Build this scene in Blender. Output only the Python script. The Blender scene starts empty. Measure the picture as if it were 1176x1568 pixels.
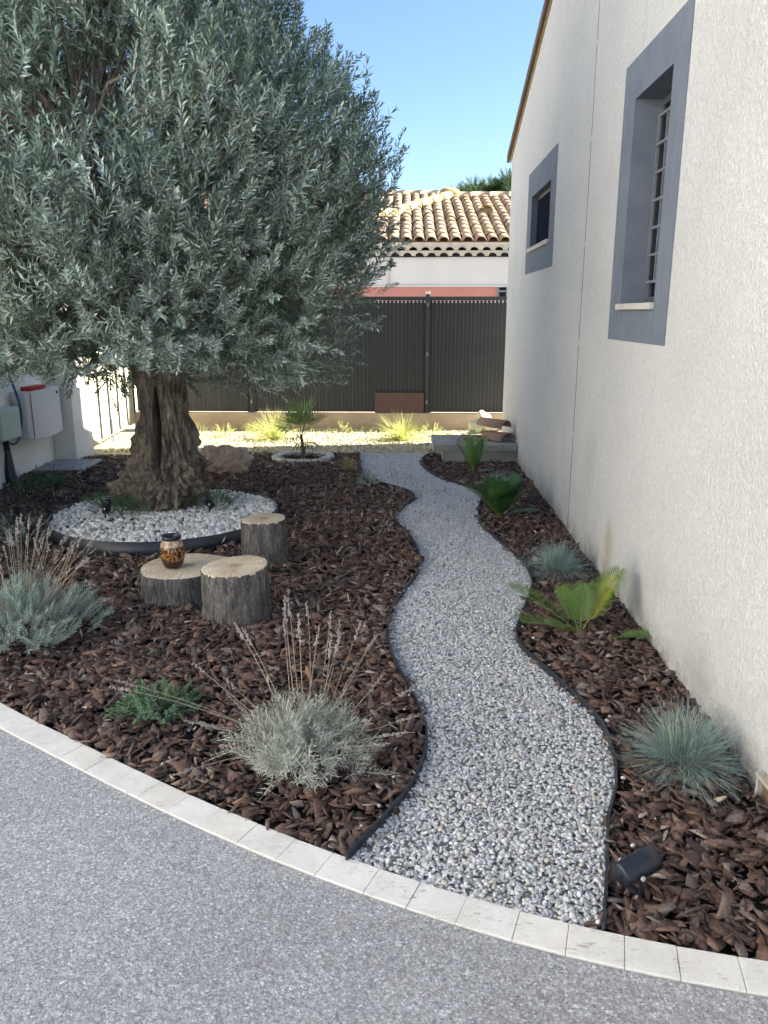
import bpy, bmesh, math, random
import numpy as np
from mathutils import Vector, Matrix, noise as mnoise
random.seed(7); rng = np.random.default_rng(11)
PI = math.pi; R = math.radians
sc = bpy.context.scene; COL = sc.collection

# ------------------------------------------------------------ camera, sky, sun, exposure
cd = bpy.data.cameras.new('camera'); cam = bpy.data.objects.new('camera', cd); COL.objects.link(cam)
cd.sensor_fit = 'VERTICAL'; cd.sensor_height = 36.0; cd.lens = 36.0*1180/1568
cd.clip_start = 0.05; cd.clip_end = 2000
cam.location = (0, 0, 1.6); cam.rotation_euler = (R(90)-math.atan(304/1180), 0, R(1.64))
sc.camera = cam
SUN = Vector((1.45, .23, 1.0)).normalized()
w = bpy.data.worlds.new('World'); sc.world = w; w.use_nodes = True
nt = w.node_tree; bg = nt.nodes['Background']
sky = nt.nodes.new('ShaderNodeTexSky'); sky.sky_type = 'NISHITA'; sky.sun_disc = False
sky.sun_elevation = math.asin(SUN.z); sky.sun_rotation = math.atan2(SUN.x, SUN.y)
sky.air_density = 1.0; sky.dust_density = 0.3; sky.ozone_density = 3.6
nt.links.new(sky.outputs[0], bg.inputs[0]); bg.inputs[1].default_value = .051
sl = bpy.data.lights.new('sun', 'SUN'); sun = bpy.data.objects.new('sun', sl); COL.objects.link(sun)
sl.energy = 5.0; sl.angle = R(.53); sl.color = (1, .94, .84)
sun.rotation_euler = SUN.to_track_quat('Z', 'Y').to_euler(); sun.location = (20, 3, 14)
vs = sc.view_settings; vs.view_transform = 'Standard'; vs.look = 'None'; vs.gamma = 1; vs.use_curve_mapping = False
vs.exposure = 2.4
sc.cycles.max_bounces = 8; sc.cycles.diffuse_bounces = 5

# ------------------------------------------------------------ materials
class NB:
    def __init__(s, name):
        s.m = bpy.data.materials.new(name); s.m.use_nodes = True; s.t = s.m.node_tree
        s.b = s.t.nodes['Principled BSDF']; s.out = s.t.nodes['Material Output']
    def n(s, typ, ins=None, **kw):
        nd = s.t.nodes.new(typ)
        for k, v in kw.items(): setattr(nd, k, v)
        for k, v in (ins or {}).items():
            if isinstance(v, bpy.types.NodeSocket): s.t.links.new(v, nd.inputs[k])
            else: nd.inputs[k].default_value = v
        return nd
    def coord(s, scale=(1, 1, 1), world=False):
        src = s.n('ShaderNodeNewGeometry').outputs['Position'] if world else s.n('ShaderNodeTexCoord').outputs['Object']
        return s.n('ShaderNodeMapping', {'Vector': src, 'Scale': scale}).outputs[0]
    def noise(s, vec, sc_, det=4, rough=.55, dist=0):
        return s.n('ShaderNodeTexNoise', {'Vector': vec, 'Scale': sc_, 'Detail': det, 'Roughness': rough, 'Distortion': dist}).outputs[0]
    def vor(s, vec, sc_, out='Distance', feature='F1'):
        return s.n('ShaderNodeTexVoronoi', {'Vector': vec, 'Scale': sc_}, feature=feature).outputs[out]
    def ramp(s, fac, stops, interp='LINEAR'):
        nd = s.n('ShaderNodeValToRGB', {'Fac': fac}); cr = nd.color_ramp; cr.interpolation = interp
        while len(cr.elements) < len(stops): cr.elements.new(.5)
        for e, (p, c) in zip(cr.elements, stops):
            e.position = p; e.color = (c, c, c, 1) if isinstance(c, (int, float)) else (*c, 1)
        return nd.outputs[0]
    def mix(s, fac, a, b, mode='MIX'):
        nd = s.t.nodes.new('ShaderNodeMix'); nd.data_type = 'RGBA'; nd.blend_type = mode
        for i, v in ((0, fac), (6, a), (7, b)):
            if isinstance(v, bpy.types.NodeSocket): s.t.links.new(v, nd.inputs[i])
            else: nd.inputs[i].default_value = v if i == 0 else ((*v, 1) if not isinstance(v, (int, float)) else (v, v, v, 1))
        return nd.outputs[2]
    def math(s, op, a, b=0.0, c=0.0):
        return s.n('ShaderNodeMath', {0: a, 1: b, 2: c}, operation=op).outputs[0]
    def rnd(s):
        a = s.n('ShaderNodeAttribute', attribute_name='rnd').outputs['Fac']
        o = s.n('ShaderNodeObjectInfo').outputs['Random']
        return s.math('FRACT', s.math('ADD', a, o))
    def bump(s, h, strength=.5, dist=.01, prev=None):
        ins = {'Height': h, 'Strength': strength, 'Distance': dist}
        if prev is not None: ins['Normal'] = prev
        return s.n('ShaderNodeBump', ins).outputs[0]
    def fin(s, col, rough=.8, nrm=None, metal=0, spec=.35, transl=0, tcol=None):
        def put(k, v):
            if isinstance(v, bpy.types.NodeSocket): s.t.links.new(v, s.b.inputs[k])
            else: s.b.inputs[k].default_value = v
        put('Base Color', col if not isinstance(col, tuple) else (*col, 1)); put('Roughness', rough)
        put('Metallic', metal); put('Specular IOR Level', spec)
        if nrm is not None: put('Normal', nrm)
        if transl:
            tr = s.n('ShaderNodeBsdfTranslucent'); c = tcol if tcol is not None else col
            if isinstance(c, tuple): tr.inputs[0].default_value = (*c, 1)
            else: s.t.links.new(c, tr.inputs[0])
            mx = s.n('ShaderNodeMixShader', {0: transl}); s.t.links.new(s.b.outputs[0], mx.inputs[1]); s.t.links.new(tr.outputs[0], mx.inputs[2])
            s.t.links.new(mx.outputs[0], s.out.inputs[0])
        return s.m

def simple(name, c1, c2=None, scale=8, rough=.7, bump=.15, bd=.004, bscale=None, stretch=(1, 1, 1), metal=0, spec=.35, var=.0, transl=0):
    b = NB(name); v = b.coord(stretch); nz = b.noise(v, scale, 6, .6)
    c2 = c2 or tuple(x*.75 for x in c1)
    col = b.ramp(nz, [(.3, c2), (.7, c1)])
    if var: col = b.mix(1.0, col, b.ramp(b.rnd(), [(0, 1-var), (1, 1+var*.6)]), 'MULTIPLY')
    h = b.noise(v, bscale or scale*5, 5, .65)
    return b.fin(col, rough, b.bump(h, bump*3, bd), metal, spec, transl)

def stucco():
    b = NB('white_roughcast'); v = b.coord((1, 1, 1), world=True)
    n1 = b.noise(b.coord((1, 1, .75), True), 75, 5, .62, .6); n2 = b.noise(v, 34, 3, .5, .4); vo = b.vor(v, 110)
    h = b.math('ADD', b.ramp(n1, [(.36, 0), (.62, 1)]), b.math('MULTIPLY', n2, .8))
    h = b.math('ADD', h, b.math('MULTIPLY', vo, -.5))
    big = b.noise(v, 1.1, 5, .6)
    col = b.ramp(big, [(.25, (.74, .73, .705)), (.6, (.82, .81, .79))])
    col = b.mix(1.0, col, b.ramp(n1, [(.3, .80), (.6, 1.0)]), 'MULTIPLY')     # darker tone in the pits of the relief
    # splash dirt low on the wall, one yellow moss stain, grey weathering
    sep = b.n('ShaderNodeSeparateXYZ', {0: b.n('ShaderNodeNewGeometry').outputs['Position']})
    zz = sep.outputs['Z']
    low = b.math('MULTIPLY', b.ramp(zz, [(0.0, 1), (.55, 0)]), b.ramp(b.noise(v, 2.6, 5, .65), [(.42, 0), (.66, 1)]))
    col = b.mix(b.math('MULTIPLY', low, .55), col, (.42, .43, .43))
    def spot(c, rad, colr, amt, col, st=(1, 1, 1)):
        d = b.n('ShaderNodeVectorMath', {0: b.n('ShaderNodeVectorMath', {0: b.n('ShaderNodeNewGeometry').outputs['Position'], 1: c}, operation='SUBTRACT').outputs[0], 1: st}, operation='MULTIPLY').outputs[0]
        L = b.n('ShaderNodeVectorMath', {0: d}, operation='LENGTH').outputs['Value']
        L = b.math('ADD', b.math('DIVIDE', L, rad), b.math('MULTIPLY', b.math('SUBTRACT', b.noise(v, 9, 4, .7), .5), 1.2))
        return b.mix(b.math('MULTIPLY', b.ramp(L, [(.25, 1), (.95, 0)]), amt), col, colr)
    col = spot((1.23, 4.52, .22), .17, (.50, .42, .24), .6, col, (1, 1.4, .7))
    col = spot((1.23, 3.95, .18), .26, (.40, .43, .46), .45, col)
    col = spot((1.23, 5.1, .62), .28, (.52, .50, .46), .35, col)
    col = spot((1.23, 3.0, .12), .22, (.45, .45, .44), .35, col)
    stk = b.noise(b.coord((1, 5.5, .35), True), 1.7, 5, .6); col = b.mix(b.ramp(stk, [(.55, 0), (.8, .28)]), col, (.50, .49, .46))
    edge = b.math('MULTIPLY', b.ramp(zz, [(0.02, 1), (.16, 0)]), b.ramp(b.noise(v, 8, 5, .7), [(.38, 0), (.6, 1)])); col = b.mix(b.math('MULTIPLY', edge, .7), col, (.30, .25, .20))
    return b.fin(col, .92, b.bump(h, .9, .007), spec=.15)

def chips():
    b = NB('pine_bark'); r = b.rnd(); v = b.coord((1, 1, 1)); vs_ = b.coord((1, 1, 1), True)
    col = b.ramp(r, [(0, (.028, .020, .017)), (.25, (.060, .036, .028)), (.45, (.098, .056, .041)), (.62, (.052, .038, .033)), (.8, (.135, .080, .056)), (.91, (.105, .086, .077)), (.975, (.15, .12, .10)), (.995, (.30, .25, .19))])
    g = b.noise(vs_, 120, 4, .7); g2 = b.noise(vs_, 35, 3, .6)
    col = b.mix(1.0, col, b.ramp(g, [(.3, 1.1), (.7, 2.7)]), 'MULTIPLY')
    col = b.mix(b.ramp(g2, [(.5, 0), (.75, .45)]), col, (.25, .205, .18))
    return b.fin(col, .78, b.bump(g, .8, .006), spec=.3)

def pebble(name, stops, rough=.6, spk=.12):
    b = NB(name); r = b.rnd(); vs_ = b.coord(world=True)
    col = b.ramp(r, stops); g = b.noise(vs_, 160, 4, .65)
    col = b.mix(1.0, col, b.ramp(g, [(.3, 1-spk*2), (.7, 1+spk)]), 'MULTIPLY')
    return b.fin(col, rough, b.bump(g, .3, .002), spec=.35)

def driveway_mat():
    b = NB('exposed_aggregate'); v = b.coord(world=True)
    c = b.n('ShaderNodeTexVoronoi', {'Vector': v, 'Scale': 175.0, 'Randomness': 1.0}); rv = b.n('ShaderNodeSeparateColor', {0: c.outputs['Color']}).outputs[0]
    col = b.ramp(rv, [(0, (.26, .26, .265)), (.3, (.36, .36, .365)), (.6, (.44, .44, .445)), (.85, (.51, .51, .515)), (.97, (.68, .68, .68))])
    md = b.noise(v, 62, 3, .6, .5); col = b.mix(1.0, col, b.ramp(md, [(.36, .84), (.5, 1.0), (.64, 1.12)]), 'MULTIPLY')
    c2 = b.n('ShaderNodeTexVoronoi', {'Vector': v, 'Scale': 70.0}); r2 = b.n('ShaderNodeSeparateColor', {0: c2.outputs['Color']}).outputs[1]
    msk = b.math('MULTIPLY', b.ramp(r2, [(.955, 0), (.965, 1)]), b.ramp(c2.outputs['Distance'], [(.25, 1), (.33, 0)]))
    col = b.mix(msk, col, (.82, .81, .78))
    fine = b.noise(v, 260, 3, .6); col = b.mix(1.0, col, b.ramp(fine, [(.3, .72), (.7, 1.22)]), 'MULTIPLY')
    big = b.noise(v, 1.3, 5, .6); col = b.mix(1.0, col, b.ramp(big, [(.3, .82), (.7, 1.08)]), 'MULTIPLY')
    wm = b.noise(v, 14, 4, .6); col = b.mix(b.ramp(wm, [(.45, 0), (.75, .35)]), col, (.36, .335, .33))
    h = b.math('ADD', b.math('MULTIPLY', c.outputs['Distance'], -.8), b.math('MULTIPLY', fine, .5))
    return b.fin(col, .72, b.bump(h, .45, .004), spec=.3)

def travertine():
    b = NB('travertine'); v = b.coord(world=True); r = b.rnd()
    nz = b.noise(v, 7, 6, .65); col = b.ramp(nz, [(.3, (.76, .73, .66)), (.65, (.90, .88, .83))])
    col = b.mix(1.0, col, b.ramp(r, [(0, (.97, .975, .98)), (.6, (1.01, 1.0, .985)), (1, (.97, .945, .90))]), 'MULTIPLY')
    vein = b.noise(b.coord((1, 3.5, 1), True), 32, 5, .7, 1.0); pits = b.ramp(vein, [(.57, 0), (.66, 1)])
    patch = b.ramp(b.noise(v, 11, 3, .6), [(.46, 0), (.60, 1)])
    pm = b.math('MULTIPLY', pits, patch); col = b.mix(b.math('MULTIPLY', pm, .75), col, (.27, .22, .16))
    fine = b.noise(v, 190, 3, .6); col = b.mix(1.0, col, b.ramp(fine, [(.3, .9), (.7, 1.05)]), 'MULTIPLY')
    return b.fin(col, .6, b.bump(b.math('SUBTRACT', b.math('MULTIPLY', fine, .3), pm), .5, .003), spec=.3)

def leafmat(name, top, under, transl=.2, var=.3, rough=.5, tc=None):
    b = NB(name); r = b.rnd(); bf = b.n('ShaderNodeNewGeometry').outputs['Backfacing']
    col = b.mix(bf, top, under)
    col = b.mix(1.0, col, b.ramp(r, [(0, 1-var), (.6, 1.0), (1, 1+var)]), 'MULTIPLY')
    col = b.mix(b.ramp(r, [(.93, 0), (1, .5)]), col, tuple(x*y for x, y in zip(top, (1.9, 1.5, .8))))
    return b.fin(col, rough, None, spec=.4, transl=transl, tcol=(tc or tuple(x*1.5 for x in top)))

def bark(name, c1, c2, c3, sx=16, sz=2.5, d=.02):
    b = NB(name); v = b.coord((1, 1, sz/sx)); v1 = b.coord()
    n1 = b.noise(v, sx, 7, .7, 1.2); n2 = b.noise(v1, 6, 5, .6); n3 = b.noise(v1, 60, 4, .7)
    col = b.ramp(n1, [(.3, c1), (.5, c2), (.72, c3)]); col = b.mix(b.ramp(n2, [(.45, 0), (.7, .5)]), col, c1)
    col = b.mix(1.0, col, b.ramp(n3, [(.3, .7), (.7, 1.25)]), 'MULTIPLY')
    h = b.math('ADD', n1, b.math('MULTIPLY', n3, .45))
    return b.fin(col, .9, b.bump(h, 1.0, d*1.6), spec=.2)

def wood_end():
    b = NB('sawn_wood'); v = b.coord()
    sep = b.n('ShaderNodeSeparateXYZ', {0: v})
    rr = b.math('POWER', b.math('ADD', b.math('MULTIPLY', sep.outputs[0], sep.outputs[0]), b.math('MULTIPLY', sep.outputs[1], sep.outputs[1])), .5)
    rr = b.math('ADD', rr, b.math('MULTIPLY', b.noise(v, 5, 3, .5), .05))
    ring = b.math('FRACT', b.math('MULTIPLY', rr, 46))
    col = b.ramp(b.noise(v, 4.5, 5, .65), [(.3, (.56, .44, .29)), (.55, (.76, .66, .50)), (.8, (.62, .60, .56))])
    col = b.mix(1.0, col, b.ramp(ring, [(0, .72), (.4, 1.0), (1, .88)]), 'MULTIPLY')
    ang = b.math('ARCTAN2', sep.outputs[1], sep.outputs[0])
    crk = b.n('ShaderNodeTexNoise', {'Scale': 3.2, 'Detail': 3.0}, noise_dimensions='1D'); b.t.links.new(b.math('MULTIPLY', ang, 2.2), crk.inputs['W'])
    ck = b.ramp(crk.outputs[0], [(.56, 0), (.60, 1), (.63, 0)]); col = b.mix(b.math('MULTIPLY', ck, .8), col, (.16, .11, .07))
    col = b.mix(b.ramp(rr, [(.02, .7), (.07, 0)]), col, (.20, .13, .07))
    col = b.mix(1.0, col, b.ramp(b.noise(v, 90, 4, .6), [(.3, .85), (.7, 1.08)]), 'MULTIPLY')
    return b.fin(col, .8, b.bump(ring, .15, .002), spec=.2)

def paint_grey():
    b = NB('blue_grey_paint'); v = b.coord(world=True)
    st = b.noise(b.coord((1, 14, 1.0), True), 1.6, 5, .6); n2 = b.noise(v, 5, 5, .6)
    col = b.ramp(n2, [(.3, (.135, .158, .195)), (.7, (.175, .200, .240))])
    col = b.mix(b.ramp(st, [(.52, 0), (.75, .42)]), col, (.27, .285, .31))
    sp = b.vor(v, 26); col = b.mix(b.ramp(sp, [(.03, .6), (.06, 0)]), col, (.42, .44, .46))
    return b.fin(col, .75, b.bump(b.noise(v, 150, 3, .6), .25, .002), spec=.25)

def roof_tile_mat():
    b = NB('canal_tile_clay'); r = b.rnd(); v = b.coord(world=True)
    col = b.ramp(r, [(0, (.30, .215, .14)), (.3, (.42, .315, .195)), (.55, (.37, .28, .21)), (.8, (.47, .37, .235)), (1, (.33, .23, .17))])
    n = b.noise(v, 9, 6, .7); col = b.mix(b.ramp(n, [(.45, 0), (.72, .6)]), col, (.30, .24, .18))
    return b.fin(col, .9, b.bump(b.noise(v, 60, 4, .6), .5, .006), spec=.15)

MT = dict(
 stucco=stucco(), bark_chip=chips(), drive=driveway_mat(), trav=travertine(),
 gravel=pebble('grey_pebble', [(0, (.34, .345, .35)), (.12, (.48, .485, .495)), (.40, (.60, .61, .62)), (.68, (.71, .71, .71)), (.84, (.84, .84, .82)), (.90, (.66, .58, .44)), (.965, (.38, .41, .47)), (1, (.55, .50, .42))]),
 lit_gravel=pebble('sunlit_cream_pebble', [(0, (.36, .31, .20)), (.3, (.48, .43, .28)), (.7, (.58, .52, .36)), (1, (.68, .63, .48))]),  # same stones as the path, with the cream of sunlight in their colour
 white=pebble('white_pebble', [(0, (.42, .42, .41)), (.15, (.62, .62, .61)), (.4, (.80, .80, .79)), (.85, (.90, .90, .89)), (1, (.60, .56, .50))], .5, .08),
 dirt=simple('dark_soil', (.035, .025, .02), (.018, .013, .011), 20, .95, .5, .01),
 gbase=simple('gravel_bed', (.60, .60, .59), (.38, .38, .375), 90, .9, .5, .006),
 lbase=simple('sunlit_cream_bed', (.50, .43, .27), (.33, .28, .17), 60, .9, .5, .008),  # bed under the sunlit stones, tinted with the same sunlight cream
 earth=simple('pale_earth', (.50, .46, .39), (.40, .36, .30), 3, .95, .3, .01),
 steel=simple('black_edging', (.030, .034, .042), (.018, .020, .026), 14, .45, .1, .002, spec=.5),
 olive=leafmat('olive_leaf', (.225, .305, .235), (.48, .57, .50), .16, .48, .42, (.10, .16, .05)),
 olive_bark=bark('olive_bark', (.06, .047, .037), (.25, .205, .16), (.50, .43, .35), 19, 3.4),  # dark first tone puts crevice shade into the bark colour
 twig=simple('olive_twig', (.16, .16, .13), (.10, .09, .07), 30, .85, .2),
 log_bark=bark('log_bark', (.05, .045, .042), (.18, .168, .155), (.38, .36, .34), 42, 7, .015),
 wood=wood_end(), grey=paint_grey(),
 lav=leafmat('lavender_leaf', (.31, .385, .325), (.38, .45, .40), .15, .25, .6),
 silver=leafmat('silver_leaf', (.40, .42, .35), (.46, .48, .42), .12, .25, .7),
 stalk=simple('dry_stalk', (.42, .36, .26), (.30, .25, .18), 40, .85, .2, var=.2),
 spike=simple('dry_flower', (.46, .41, .36), (.28, .24, .23), 90, .9, .3, var=.25),
 fescue=leafmat('blue_fescue', (.28, .37, .34), (.32, .41, .385), .15, .35, .55),
 green=leafmat('green_leaf', (.07, .155, .065), (.11, .20, .10), .2, .3, .5),
 succ=leafmat('sedum_leaf', (.13, .22, .12), (.18, .28, .17), .15, .35, .45),
 cyc=leafmat('cycad_leaf', (.11, .23, .04), (.16, .28, .06), .25, .3, .35, (.25, .40, .04)),
 cycd=leafmat('dark_cycad_leaf', (.032, .10, .036), (.06, .14, .05), .22, .3, .3, (.08, .20, .02)),
 cycy=leafmat('yellowing_leaf', (.34, .36, .05), (.34, .36, .08), .25, .2, .4),
 palm=leafmat('palm_leaf', (.075, .15, .045), (.11, .19, .07), .25, .25, .4, (.2, .35, .05)),
 yel=leafmat('sunlit_grass', (.56, .56, .22), (.58, .58, .25), .45, .25, .6, (.50, .55, .16)),
 straw=leafmat('straw', (.40, .31, .15), (.42, .33, .17), .2, .25, .7),
 pine=leafmat('pine_needles', (.055, .10, .03), (.07, .12, .04), .15, .3, .6),
 slat=simple('anthracite_pvc', (.030, .034, .041), (.025, .028, .034), 3, .5, .05, .001, spec=.4),
 fpost=simple('anthracite_post', (.05, .052, .058), None, 5, .5, .05, .001),
 limewash=simple('bounce_white', (.86, .85, .82), (.80, .79, .76), 2, .95, .2, .004),  # bright white for the added unseen house that bounces sun
 ringbed=simple('gap_shade_bed', (.15, .14, .13), (.07, .065, .06), 60, .95, .5, .006),  # dark tone puts the shade of the pebble gaps into the bed
 fallen=simple('dry_olive_leaf', (.40, .36, .24), (.24, .22, .14), 30, .8, .1, var=.35),
 wire=simple('grey_wire', (.15, .15, .15), None, 6, .5, .05, .001),
 white_pl=simple('white_plastic', (.72, .72, .70), (.62, .62, .60), 10, .5, .05, .001),
 conc=simple('concrete', (.40, .385, .35), (.27, .26, .235), 5, .9, .25, .004, var=.08),
 plinth=simple('ochre_concrete', (.50, .40, .30), (.40, .31, .23), 4, .95, .3, .006),
 slabm=simple('grey_slab', (.33, .34, .33), (.25, .255, .25), 7, .85, .2, .003),
 nwall=simple('pale_render', (.60, .615, .64), (.55, .565, .59), 2, .95, .2, .004),
 pink=simple('pink_render', (.50, .235, .215), (.42, .20, .185), 2, .95, .2, .004),
 pinkb=simple('dull_pink_board', (.115, .068, .070), (.09, .052, .055), 4, .8, .1, .002),
 tile=roof_tile_mat(), mortar=simple('ochre_mortar', (.44, .34, .18), (.34, .25, .14), 14, .95, .5, .01),
 splint=simple('pale_splinter', (.55, .48, .38), (.36, .30, .23), 30, .85, .2, var=.25),
 terra=simple('pink_terracotta', (.43, .27, .20), (.32, .20, .155), 9, .85, .25, .004, var=.15),
 glass=None, dark=simple('dark_interior', (.012, .013, .016), None, 4, .9, .02),
 wframe=simple('grey_window_frame', (.10, .11, .125), None, 6, .5, .05, .001),
 grille=simple('galvanised_bar', (.20, .215, .24), (.14, .15, .17), 30, .5, .1, .001, spec=.5),
 sill=simple('pale_stone_sill', (.60, .575, .52), (.47, .45, .41), 12, .8, .2, .002),
 verge=simple('verge_board', (.17, .115, .075), (.10, .07, .05), 9, .8, .3, .004),
 bwall=simple('boundary_render', (.86, .84, .79), (.76, .74, .68), 2.2, .95, .35, .006),
 meter=simple('grey_polyester', (.66, .66, .67), (.60, .60, .61), 2, .5, .05, .001),
 gbox=simple('grey_green_plastic', (.46, .57, .53), (.42, .52, .48), 2, .45, .05, .001),
 red=simple('red_plastic', (.45, .03, .02), None, 5, .5, .05, .001),
 hose=simple('blue_hose', (.035, .12, .33), None, 5, .4, .05, .001),
 black=simple('black_metal', (.018, .024, .036), (.014, .018, .026), 5, .35, .05, .001, spec=.5),
 gate=simple('cream_board', (.62, .60, .44), (.54, .52, .38), 2, .8, .1, .002),
 rock=simple('buff_limestone', (.78, .65, .53), (.42, .31, .24), 5, .9, .6, .02),
 cobble=simple('pale_cobble', (.60, .585, .55), (.44, .42, .39), 12, .85, .4, .006, var=.12),
)
b = NB('window_glass'); b.fin((.016, .020, .030), .4, spec=0.0); MT['glass'] = b.m
b = NB('amber_glass'); v = b.coord(); sp = b.vor(b.coord((1, 1, .45)), 120)
zc = b.n('ShaderNodeSeparateXYZ', {0: v}).outputs[2]
c = b.mix(b.ramp(sp, [(.25, 1), (.62, 0)]), (.035, .013, .006), (.50, .24, .07))
c = b.mix(b.ramp(zc, [(.035, 1), (.06, 0)]), c, (.03, .012, .006))
b.fin(c, .12, b.bump(sp, .3, .002), spec=.7); MT['amber'] = b.m
b = NB('cream_glaze'); c = b.ramp(b.noise(b.coord((3, 3, 1)), 22, 4, .6), [(.4, (.62, .52, .38)), (.6, (.32, .20, .10))]); b.fin(c, .3, spec=.6); MT['glaze'] = b.m
b = NB('lamp_lens'); b.fin((.55, .56, .55), .2, spec=.6); MT['lens'] = b.m

# ------------------------------------------------------------ mesh helpers
def box(x0, x1, y0, y1, z0, z1):
    V = [(x0, y0, z0), (x1, y0, z0), (x1, y1, z0), (x0, y1, z0), (x0, y0, z1), (x1, y0, z1), (x1, y1, z1), (x0, y1, z1)]
    return V, [(0, 3, 2, 1), (4, 5, 6, 7), (0, 1, 5, 4), (1, 2, 6, 5), (2, 3, 7, 6), (3, 0, 4, 7)]
def prism(poly, z0, z1):
    n = len(poly); V = [(x, y, z0) for x, y in poly]+[(x, y, z1) for x, y in poly]
    return V, [tuple(range(n))[::-1], tuple(range(n, 2*n))]+[(i, (i+1) % n, n+(i+1) % n, n+i) for i in range(n)]
def tube(pts, rad, n=8, cap=True):
    pts = [Vector(p) for p in pts]; V = []; F = []; up = Vector((0, 0, 1))
    for i, p in enumerate(pts):
        t = (pts[min(i+1, len(pts)-1)]-pts[max(i-1, 0)]).normalized()
        a = t.cross(up if abs(t.z) < .95 else Vector((1, 0, 0))).normalized(); c = a.cross(t)
        r = rad[i] if isinstance(rad, (list, tuple)) else rad
        for k in range(n):
            th = 2*PI*k/n; V.append(tuple(p+a*math.cos(th)*r+c*math.sin(th)*r))
    for i in range(len(pts)-1):
        for k in range(n):
            k2 = (k+1) % n; F.append((i*n+k, i*n+k2, (i+1)*n+k2, (i+1)*n+k))
    if cap: F += [tuple(range(n)), tuple(range((len(pts)-1)*n, len(pts)*n))[::-1]]
    return V, F
def lathe(prof, n=24):
    V = []; F = []
    for r, z in prof:
        for k in range(n): V.append((r*math.cos(2*PI*k/n), r*math.sin(2*PI*k/n), z))
    for i in range(len(prof)-1):
        for k in range(n): F.append((i*n+k, i*n+(k+1) % n, (i+1)*n+(k+1) % n, (i+1)*n+k))
    return V, F
def join(*ms):
    V = []; F = []
    for v, f in ms:
        o = len(V); V += list(v); F += [tuple(i+o for i in q) for q in f]
    return V, F
def xf(m, M): return [tuple(M @ Vector(v)) for v in m[0]], m[1]
def mesh(name, m, mat, smooth=False, bevel=0):
    me = bpy.data.meshes.new(name); me.from_pydata([tuple(v) for v in m[0]], [], [tuple(f) for f in m[1]])
    bm = bmesh.new(); bm.from_mesh(me)
    if bevel:
        bmesh.ops.bevel(bm, geom=[e for e in bm.edges if len(e.link_faces) == 2 and e.calc_face_angle(0) > .5], offset=bevel, segments=2, affect='EDGES', profile=.5)
    bmesh.ops.recalc_face_normals(bm, faces=bm.faces) if bevel or smooth == 'r' else None
    bm.to_mesh(me); bm.free()
    if smooth: me.polygons.foreach_set('use_smooth', [True]*len(me.polygons))
    if mat: me.materials.append(mat)
    return me
def tag(o, label=None, cat=None, group=None, kind=None):
    for k, v in (('label', label), ('category', cat), ('group', group), ('kind', kind)):
        if v: o[k] = v
    return o
def link(name, me, parent=None, loc=(0, 0, 0)):
    o = bpy.data.objects.new(name, me); COL.objects.link(o); o.location = loc
    if parent: o.parent = parent
    return o
def part(name, m, mat, parent=None, smooth=False, bevel=0, loc=(0, 0, 0), label=None):
    o = link(name, mesh(name, m, mat, smooth, bevel), parent, loc)
    if label: o['label'] = label
    return o
def thing(name, label, cat, loc=(0, 0, 0), group=None, rz=0):
    o = link(name, None, None, loc); o.rotation_euler.z = rz; o.empty_display_size = .1
    return tag(o, label, cat, group)
def copy_tree(o, parent=None):
    c = o.copy(); COL.objects.link(c); c.parent = parent
    for ch in list(o.children): copy_tree(ch, c)
    return c
def npmesh(name, V, F, mat, rnd=None, smooth=False):
    """V (n,3) float, F (m,k) int -> mesh, rnd = per-vertex value"""
    me = bpy.data.meshes.new(name); n, k = F.shape
    me.vertices.add(len(V)); me.vertices.foreach_set('co', V.astype(np.float32).ravel())
    me.loops.add(n*k); me.loops.foreach_set('vertex_index', F.astype(np.int32).ravel())
    me.polygons.add(n); me.polygons.foreach_set('loop_start', np.arange(0, n*k, k, dtype=np.int32))
    if smooth: me.polygons.foreach_set('use_smooth', np.ones(n, dtype=bool))
    me.update(calc_edges=True)
    if rnd is not None:
        a = me.attributes.new('rnd', 'FLOAT', 'POINT'); a.data.foreach_set('value', rnd.astype(np.float32))
    me.materials.append(mat); me.validate(); return me
def scatter(bases, which, Rm, T, rnd):
    """merge many posed copies: bases list of (V,F); which (N,), Rm (N,3,3) incl. scale, T (N,3)"""
    Vs = []; Fs = []; Rs = []; off = 0
    for i, (bv, bf) in enumerate(bases):
        idx = np.where(which == i)[0]
        if not len(idx): continue
        v = np.einsum('nij,vj->nvi', Rm[idx], bv)+T[idx][:, None, :]
        f = bf[None]+(np.arange(len(idx))*len(bv))[:, None, None]+off
        Vs.append(v.reshape(-1, 3)); Fs.append(f.reshape(-1, bf.shape[1])); Rs.append(np.repeat(rnd[idx], len(bv))); off += len(idx)*len(bv)
    return np.concatenate(Vs), np.concatenate(Fs), np.concatenate(Rs)
def frames(d, roll):
    """rotation matrices whose local +Z is d, rolled"""
    d = d/np.linalg.norm(d, axis=1, keepdims=True)
    up = np.tile([0, 0, 1.], (len(d), 1)); up[np.abs(d[:, 2]) > .97] = [1, 0, 0]
    a = np.cross(up, d); a /= np.linalg.norm(a, axis=1, keepdims=True); c = np.cross(d, a)
    x = a*np.cos(roll)[:, None]+c*np.sin(roll)[:, None]; y = np.cross(d, x)
    return np.stack([x, y, d], axis=2)
def euler(rx, ry, rz):
    cx, sx, cy, sy, cz, sz = np.cos(rx), np.sin(rx), np.cos(ry), np.sin(ry), np.cos(rz), np.sin(rz); o = np.zeros_like(rx); e = o+1
    X = np.stack([e, o, o, o, cx, -sx, o, sx, cx], 1).reshape(-1, 3, 3); Y = np.stack([cy, o, sy, o, e, o, -sy, o, cy], 1).reshape(-1, 3, 3)
    Z = np.stack([cz, -sz, o, sz, cz, o, o, o, e], 1).reshape(-1, 3, 3); return Z @ Y @ X
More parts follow.
